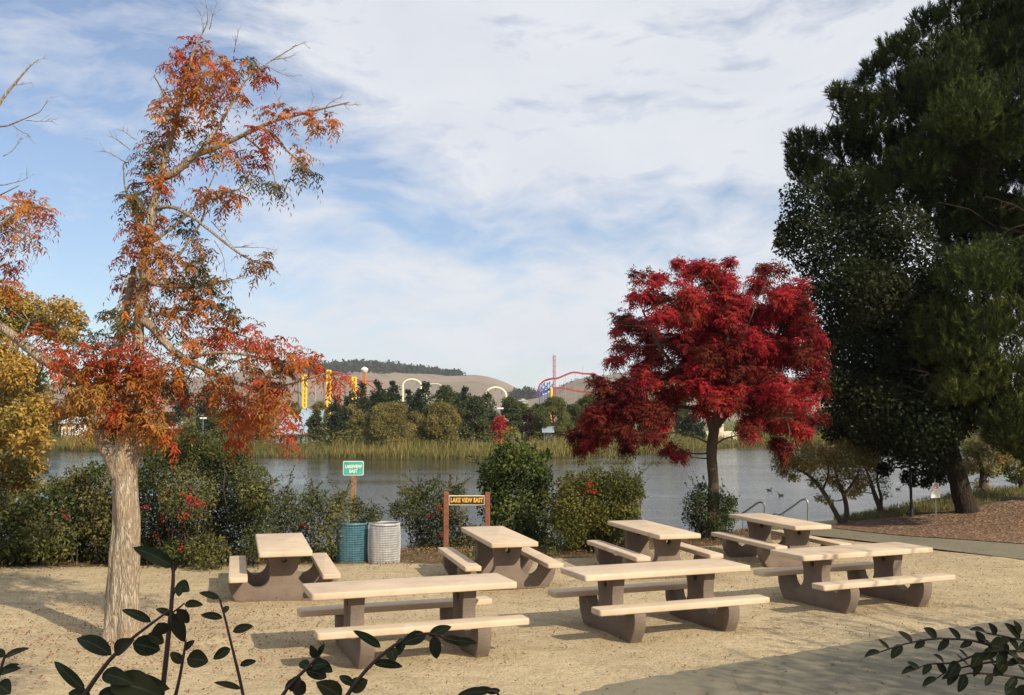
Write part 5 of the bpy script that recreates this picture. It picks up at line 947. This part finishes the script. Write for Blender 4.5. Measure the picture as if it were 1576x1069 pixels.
def shoot(label, D, stems, leaves, auto=0):
    k = mpp(D); x0, y0 = stems[0][0][:2]; g = P(x0, y0, D); g[2] = terr(g[0], D); t = thing('shrub_shoot', label, 'shrub', g, 0); ms_, ml = MB(), MB()
    for st in stems:
        w = [P(x, y, D + dd) for x, y, _, dd in [(*s, 0) if len(s) < 4 else s for s in st]]
        wid = [s[2] for s in st]; c = curve(w, 6)
        if st is stems[0] or st[0][1] > 1060:
            d0 = unit(c[0] - c[2]); lo = c[0] + d0 * .25; gr_ = np.array([lo[0] + d0[0] * .4, lo[1] + d0[1] * .4, terr(lo[0], lo[1]) - .05])
            ms_.tube(curve([gr_, lo, c[0]], 5), wid[0] * k * .5, 8)
        ms_.tube(c, list(np.interp(np.arange(len(c)), np.arange(len(wid)) * 6, [x * k / 2 for x in wid])), 8, .06)
        if auto:
            vis = [p for p in curve([P(s[0], s[1], D) for s in st], 10)]; tot = 0
            for i in range(1, len(vis) - 1):
                tot += np.linalg.norm(vis[i] - vis[i - 1])
                if tot > auto * k:
                    tot = 0; side = 1 if len(ml.f) // 36 % 2 else -1; tan = unit(vis[i + 1] - vis[i]); d_ = unit(tan * .8 + np.array([0, random.uniform(-.5, .2), side * random.uniform(.5, 1.0)])); ln = random.uniform(20, 34) * k
                    big_leaf(ml, vis[i], vis[i] + d_ * ln, ln * random.uniform(.4, .62), unit(np.array([random.uniform(-.4, .4), random.uniform(-1, -.2), .7])), random.uniform(-.1, .15))
            d_ = unit(vis[-1] - vis[-3]); big_leaf(ml, vis[-1], vis[-1] + d_ * 26 * k, 11 * k, (0, -.6, 1))
    for lf in leaves:
        x, y, x1, y1, w = lf[:5]; dd = lf[5] if len(lf) > 5 else random.uniform(-.02, .02)
        big_leaf(ml, P(x, y, D), P(x1, y1, D + dd), w * k * 1.08, unit(np.array([random.uniform(-.3, .3), -.75 - random.random() * .4, .6])), lf[6] if len(lf) > 6 else random.uniform(.03, .14))
    ms_.build('stem', M_FS, t, True, off=g, ang=0); lo_ = ml.build('leaves', M_FG, t, True, off=g, ang=0)
    nv = len(ml.v); ix = np.arange(nv); tone = RNG.random(nv // 50 + 1) ** 2; cc = np.stack([(ix % 5 == 2) * 1.0, tone[ix // 50], 0 * ix, 0 * ix + 1], 1).astype(np.float32)
    lo_.data.color_attributes.new('Col', 'FLOAT_COLOR', 'POINT').data.foreach_set('color', cc.ravel()); return t
shoot('tall upright shrub shoot with a folded top leaf in front of the pale trunk', 1.75, [[(249, 1072, 8), (256, 1010, 8), (262, 950, 7), (266, 900, 6), (267, 868, 5)], [(263, 925, 4), (268, 912, 4), (277, 902, 4)], [(262, 945, 3), (276, 935, 3), (284, 928, 2)]],
    [(268, 872, 204, 842, 21), (268, 906, 292, 908, 20, .02, .35), (280, 902, 275, 918, 13), (284, 930, 313, 931, 12), (262, 942, 284, 988, 20), (272, 938, 291, 958, 16), (262, 946, 239, 937, 10), (266, 880, 272, 862, 8)])
shoot('slanting shrub shoot with dark oval leaves at bottom left', 1.65, [[(126, 1075, 8), (150, 1040, 7), (172, 1012, 6), (200, 985, 5), (235, 958, 4), (262, 938, 3)]],
    [(233, 957, 187, 938, 13), (172, 1008, 118, 982, 25), (176, 1004, 207, 984, 22), (204, 990, 247, 1000, 30), (228, 975, 252, 990, 17), (243, 958, 254, 975, 26), (131, 1063, 83, 1017, 16), (158, 1036, 205, 1052, 24), (170, 1050, 250, 1072, 44), (180, 1052, 262, 1060, 30), (140, 1072, 105, 1066, 18), (150, 1072, 190, 1064, 18)])
shoot('short shrub shoot with one broad leaf right of the tall shoot', 1.85, [[(268, 1078, 6), (276, 1045, 5), (284, 1000, 4), (286, 985, 3)]], [(287, 1014, 321, 1018, 27), (284, 1000, 300, 985, 10), (282, 1020, 262, 1004, 14)])
shoot('slender wiry shrub shoot with small paired leaves left of the nearest table', 1.95, [[(376, 1078, 5), (368, 1040, 5), (357, 995, 4), (346, 950, 3.5), (338, 921, 3)]],
    [(338, 921, 306, 912, 10), (343, 951, 309, 946, 11), (344, 944, 351, 932, 9), (358, 972, 390, 963, 13), (355, 998, 328, 1014, 15), (369, 1024, 395, 1017, 10), (371, 1060, 329, 1050, 9)])
shoot('leafy shrub shoot rising before the left foot of the nearest table', 1.75, [[(428, 1080, 6), (448, 1052, 5), (470, 1030, 5), (492, 1008, 4)]],
    [(488, 1012, 478, 992, 12), (492, 1008, 500, 990, 8), (480, 1024, 505, 1022, 18), (486, 1018, 512, 1034, 17), (470, 1032, 503, 1042, 20), (462, 1040, 446, 1064, 15), (450, 1052, 470, 1066, 22), (474, 1028, 462, 1018, 15), (456, 1046, 438, 1062, 12)])
shoot('arching shrub shoot crossing the bench of the nearest table', 1.7, [[(528, 1080, 7), (548, 1050, 6), (572, 1022, 5.5), (600, 998, 5), (628, 981, 4), (660, 975, 3.5), (695, 985, 3), (720, 988, 2)]],
    [(586, 996, 543, 970, 13), (626, 983, 612, 1008, 18), (632, 982, 640, 968, 0.1), (656, 977, 618, 990, 20), (660, 978, 695, 964, 15), (668, 978, 672, 1014, 17), (680, 982, 722, 994, 13), (574, 1020, 620, 1026, 13), (526, 1072, 486, 1050, 27), (545, 1054, 522, 1040, 12), (540, 1064, 566, 1046, 24), (602, 998, 608, 1018, 18), (700, 985, 735, 990, 10)])
shoot('drooping leaf tip poking up at bottom centre', 1.6, [[(770, 1082, 5), (765, 1066, 4), (750, 1063, 3)]], [(752, 1064, 704, 1069, 13), (762, 1066, 735, 1058, 9), (750, 1066, 770, 1062, 9)])
shoot('cut off shrub shoot at the bottom left corner of the frame', 1.7, [[(-12, 1080, 6), (-2, 1040, 5), (8, 1008, 4)]], [(6, 1012, 46, 997, 10), (0, 1036, 33, 1028, 13), (8, 1030, 30, 1022, 8), (-4, 1052, 16, 1068, 26), (8, 1010, -10, 1000, 12)])
shoot('dark leafy sprig reaching in from the lower right edge', 1.9, [[(1620, 1040, 6), (1580, 1019, 5), (1545, 1001, 4.5), (1515, 990, 4), (1482, 984, 3.5), (1437, 983, 3), (1392, 991, 2.5), (1355, 1003, 2)], [(1585, 1002, 4), (1548, 1002, 4), (1510, 1005, 3.5), (1470, 1019, 3), (1430, 1022, 2), (1412, 1028, 2)], [(1590, 1022, 4), (1540, 1018, 3.5), (1500, 1023, 3), (1460, 1033, 2.5), (1442, 1043, 2)], [(1600, 1050, 4), (1555, 1040, 3.5), (1500, 1036, 3), (1475, 1040, 2)], [(1610, 985, 4), (1570, 984, 3), (1540, 978, 2.5), (1518, 974, 2)]], [(1522, 992, 1545, 1000, 30), (1570, 975, 1560, 955, 10), (1560, 1055, 1548, 1070, 20), (1590, 1060, 1560, 1075, 24)], 17)

# ------------------------------------------------------------------ trees out of frame whose shade falls in the picture
def shade_tree(label, base, h, clumps, n_, seed):
    random.seed(seed); base = np.array(base, float); base[2] = terr(base[0], base[1]) - .1; tr = MB(); L_ = Leaves(); top = base + np.array([0, 0, h * .8]); pts = curve([base, base + np.array([.1, .05, h * .4]), top], 8)
    tr.tube(pts, rads(.22, .05, len(pts)), 10, .1)
    for x, y, z, r in clumps:
        c = np.array([x, y, z]); twig(tr, pts[min(len(pts) - 1, int(len(pts) * min(.95, max(.35, (z - base[2]) / h - .15))))], c, .05, .012, .1, 7, 6); leaves_simple(L_, c, (r * 1.2, r * 1.2, r * .8), int(n_ * r * r), .11, .06, [(.05, .075, .022), (.07, .09, .03)], .3, .4, .45)
    return tree_obj('shade_tree', label, 'tree', base, tr, L_, BARK_BROWN, M_LEAF)
shade_tree('leafy tree out of frame right whose shade dapples the path', (11.5, 3.5, 0), 8, [(9.2, 4.6, 5.4, 1.0), (10.4, 3.8, 5.9, 1.1), (8.6, 5.8, 4.6, .7), (11.4, 5.2, 6.2, .9), (10.2, 5.6, 4.9, .8), (12.4, 4.4, 5.2, 1.1), (9.4, 3.2, 6.4, .8), (12.0, 3.0, 6.8, 1.1), (8.0, 4.2, 4.4, .6), (13.0, 6.2, 5.5, .9), (11.6, 7.4, 4.8, .55), (12.8, 8.2, 5.6, .5), (10.6, 7.2, 5.9, .4), (10.1, 7.6, 5, .34), (9.4, 7.9, 5.2, .28), (8.7, 7.6, 5, .3), (11.0, 8.3, 5, .36), (12.0, 8.2, 5.2, .35), (10.2, 9.8, 5.6, .25), (9.4, 9.6, 5.3, .22), (11.2, 10.0, 5.6, .24), (10.6, 9.2, 5.3, .2), (9.6, 5.2, 5.0, .9), (10.8, 4.6, 5.4, 1.0), (9.0, 6.6, 5.0, .4), (10.4, 6.5, 5.2, .5)], 380, 21)
shade_tree('leafy tree behind the camera shading the near shrubs', (4.2, -3.0, 0), 8, [(2.4, -.8, 5.0, 1.0), (3.2, -1.6, 5.6, 1.1), (2.0, -.2, 4.4, .7), (3.6, -.6, 5.2, 1.0), (4.6, -1.2, 5.6, 1.0), (4.0, -2.6, 6.4, 1.2), (2.8, -2.4, 6.2, 1.0), (5.4, -2.2, 6.0, 1.0), (1.4, -.6, 4.6, .6), (4.2, .2, 4.4, .7), (3.4, 1.0, 7.0, .8), (2.6, 2.2, 7.6, .7), (1.8, 1.6, 7.2, .6), (2.2, 2.6, 7.4, .7), (1.6, 2.0, 6.6, .6), (2.9, 2.0, 8.2, .8)], 560, 22)

# ------------------------------------------------------------------ air
hz_ = MB(); hz_.box((0, 1280, 62), (5400, 2800, 136)); hm = bpy.data.materials.new('haze'); hm.use_nodes = True; t_ = NT(hm.node_tree); o_ = t_.n('ShaderNodeOutputMaterial'); pv = t_.n('ShaderNodeVolumePrincipled')
pv.inputs['Color'].default_value = (.86, .90, 1, 1); pv.inputs['Density'].default_value = .00013; t_.l(pv.outputs[0], o_.inputs['Volume'])
hz_o = hz_.build('haze', hm); hz_o['kind'] = 'stuff'
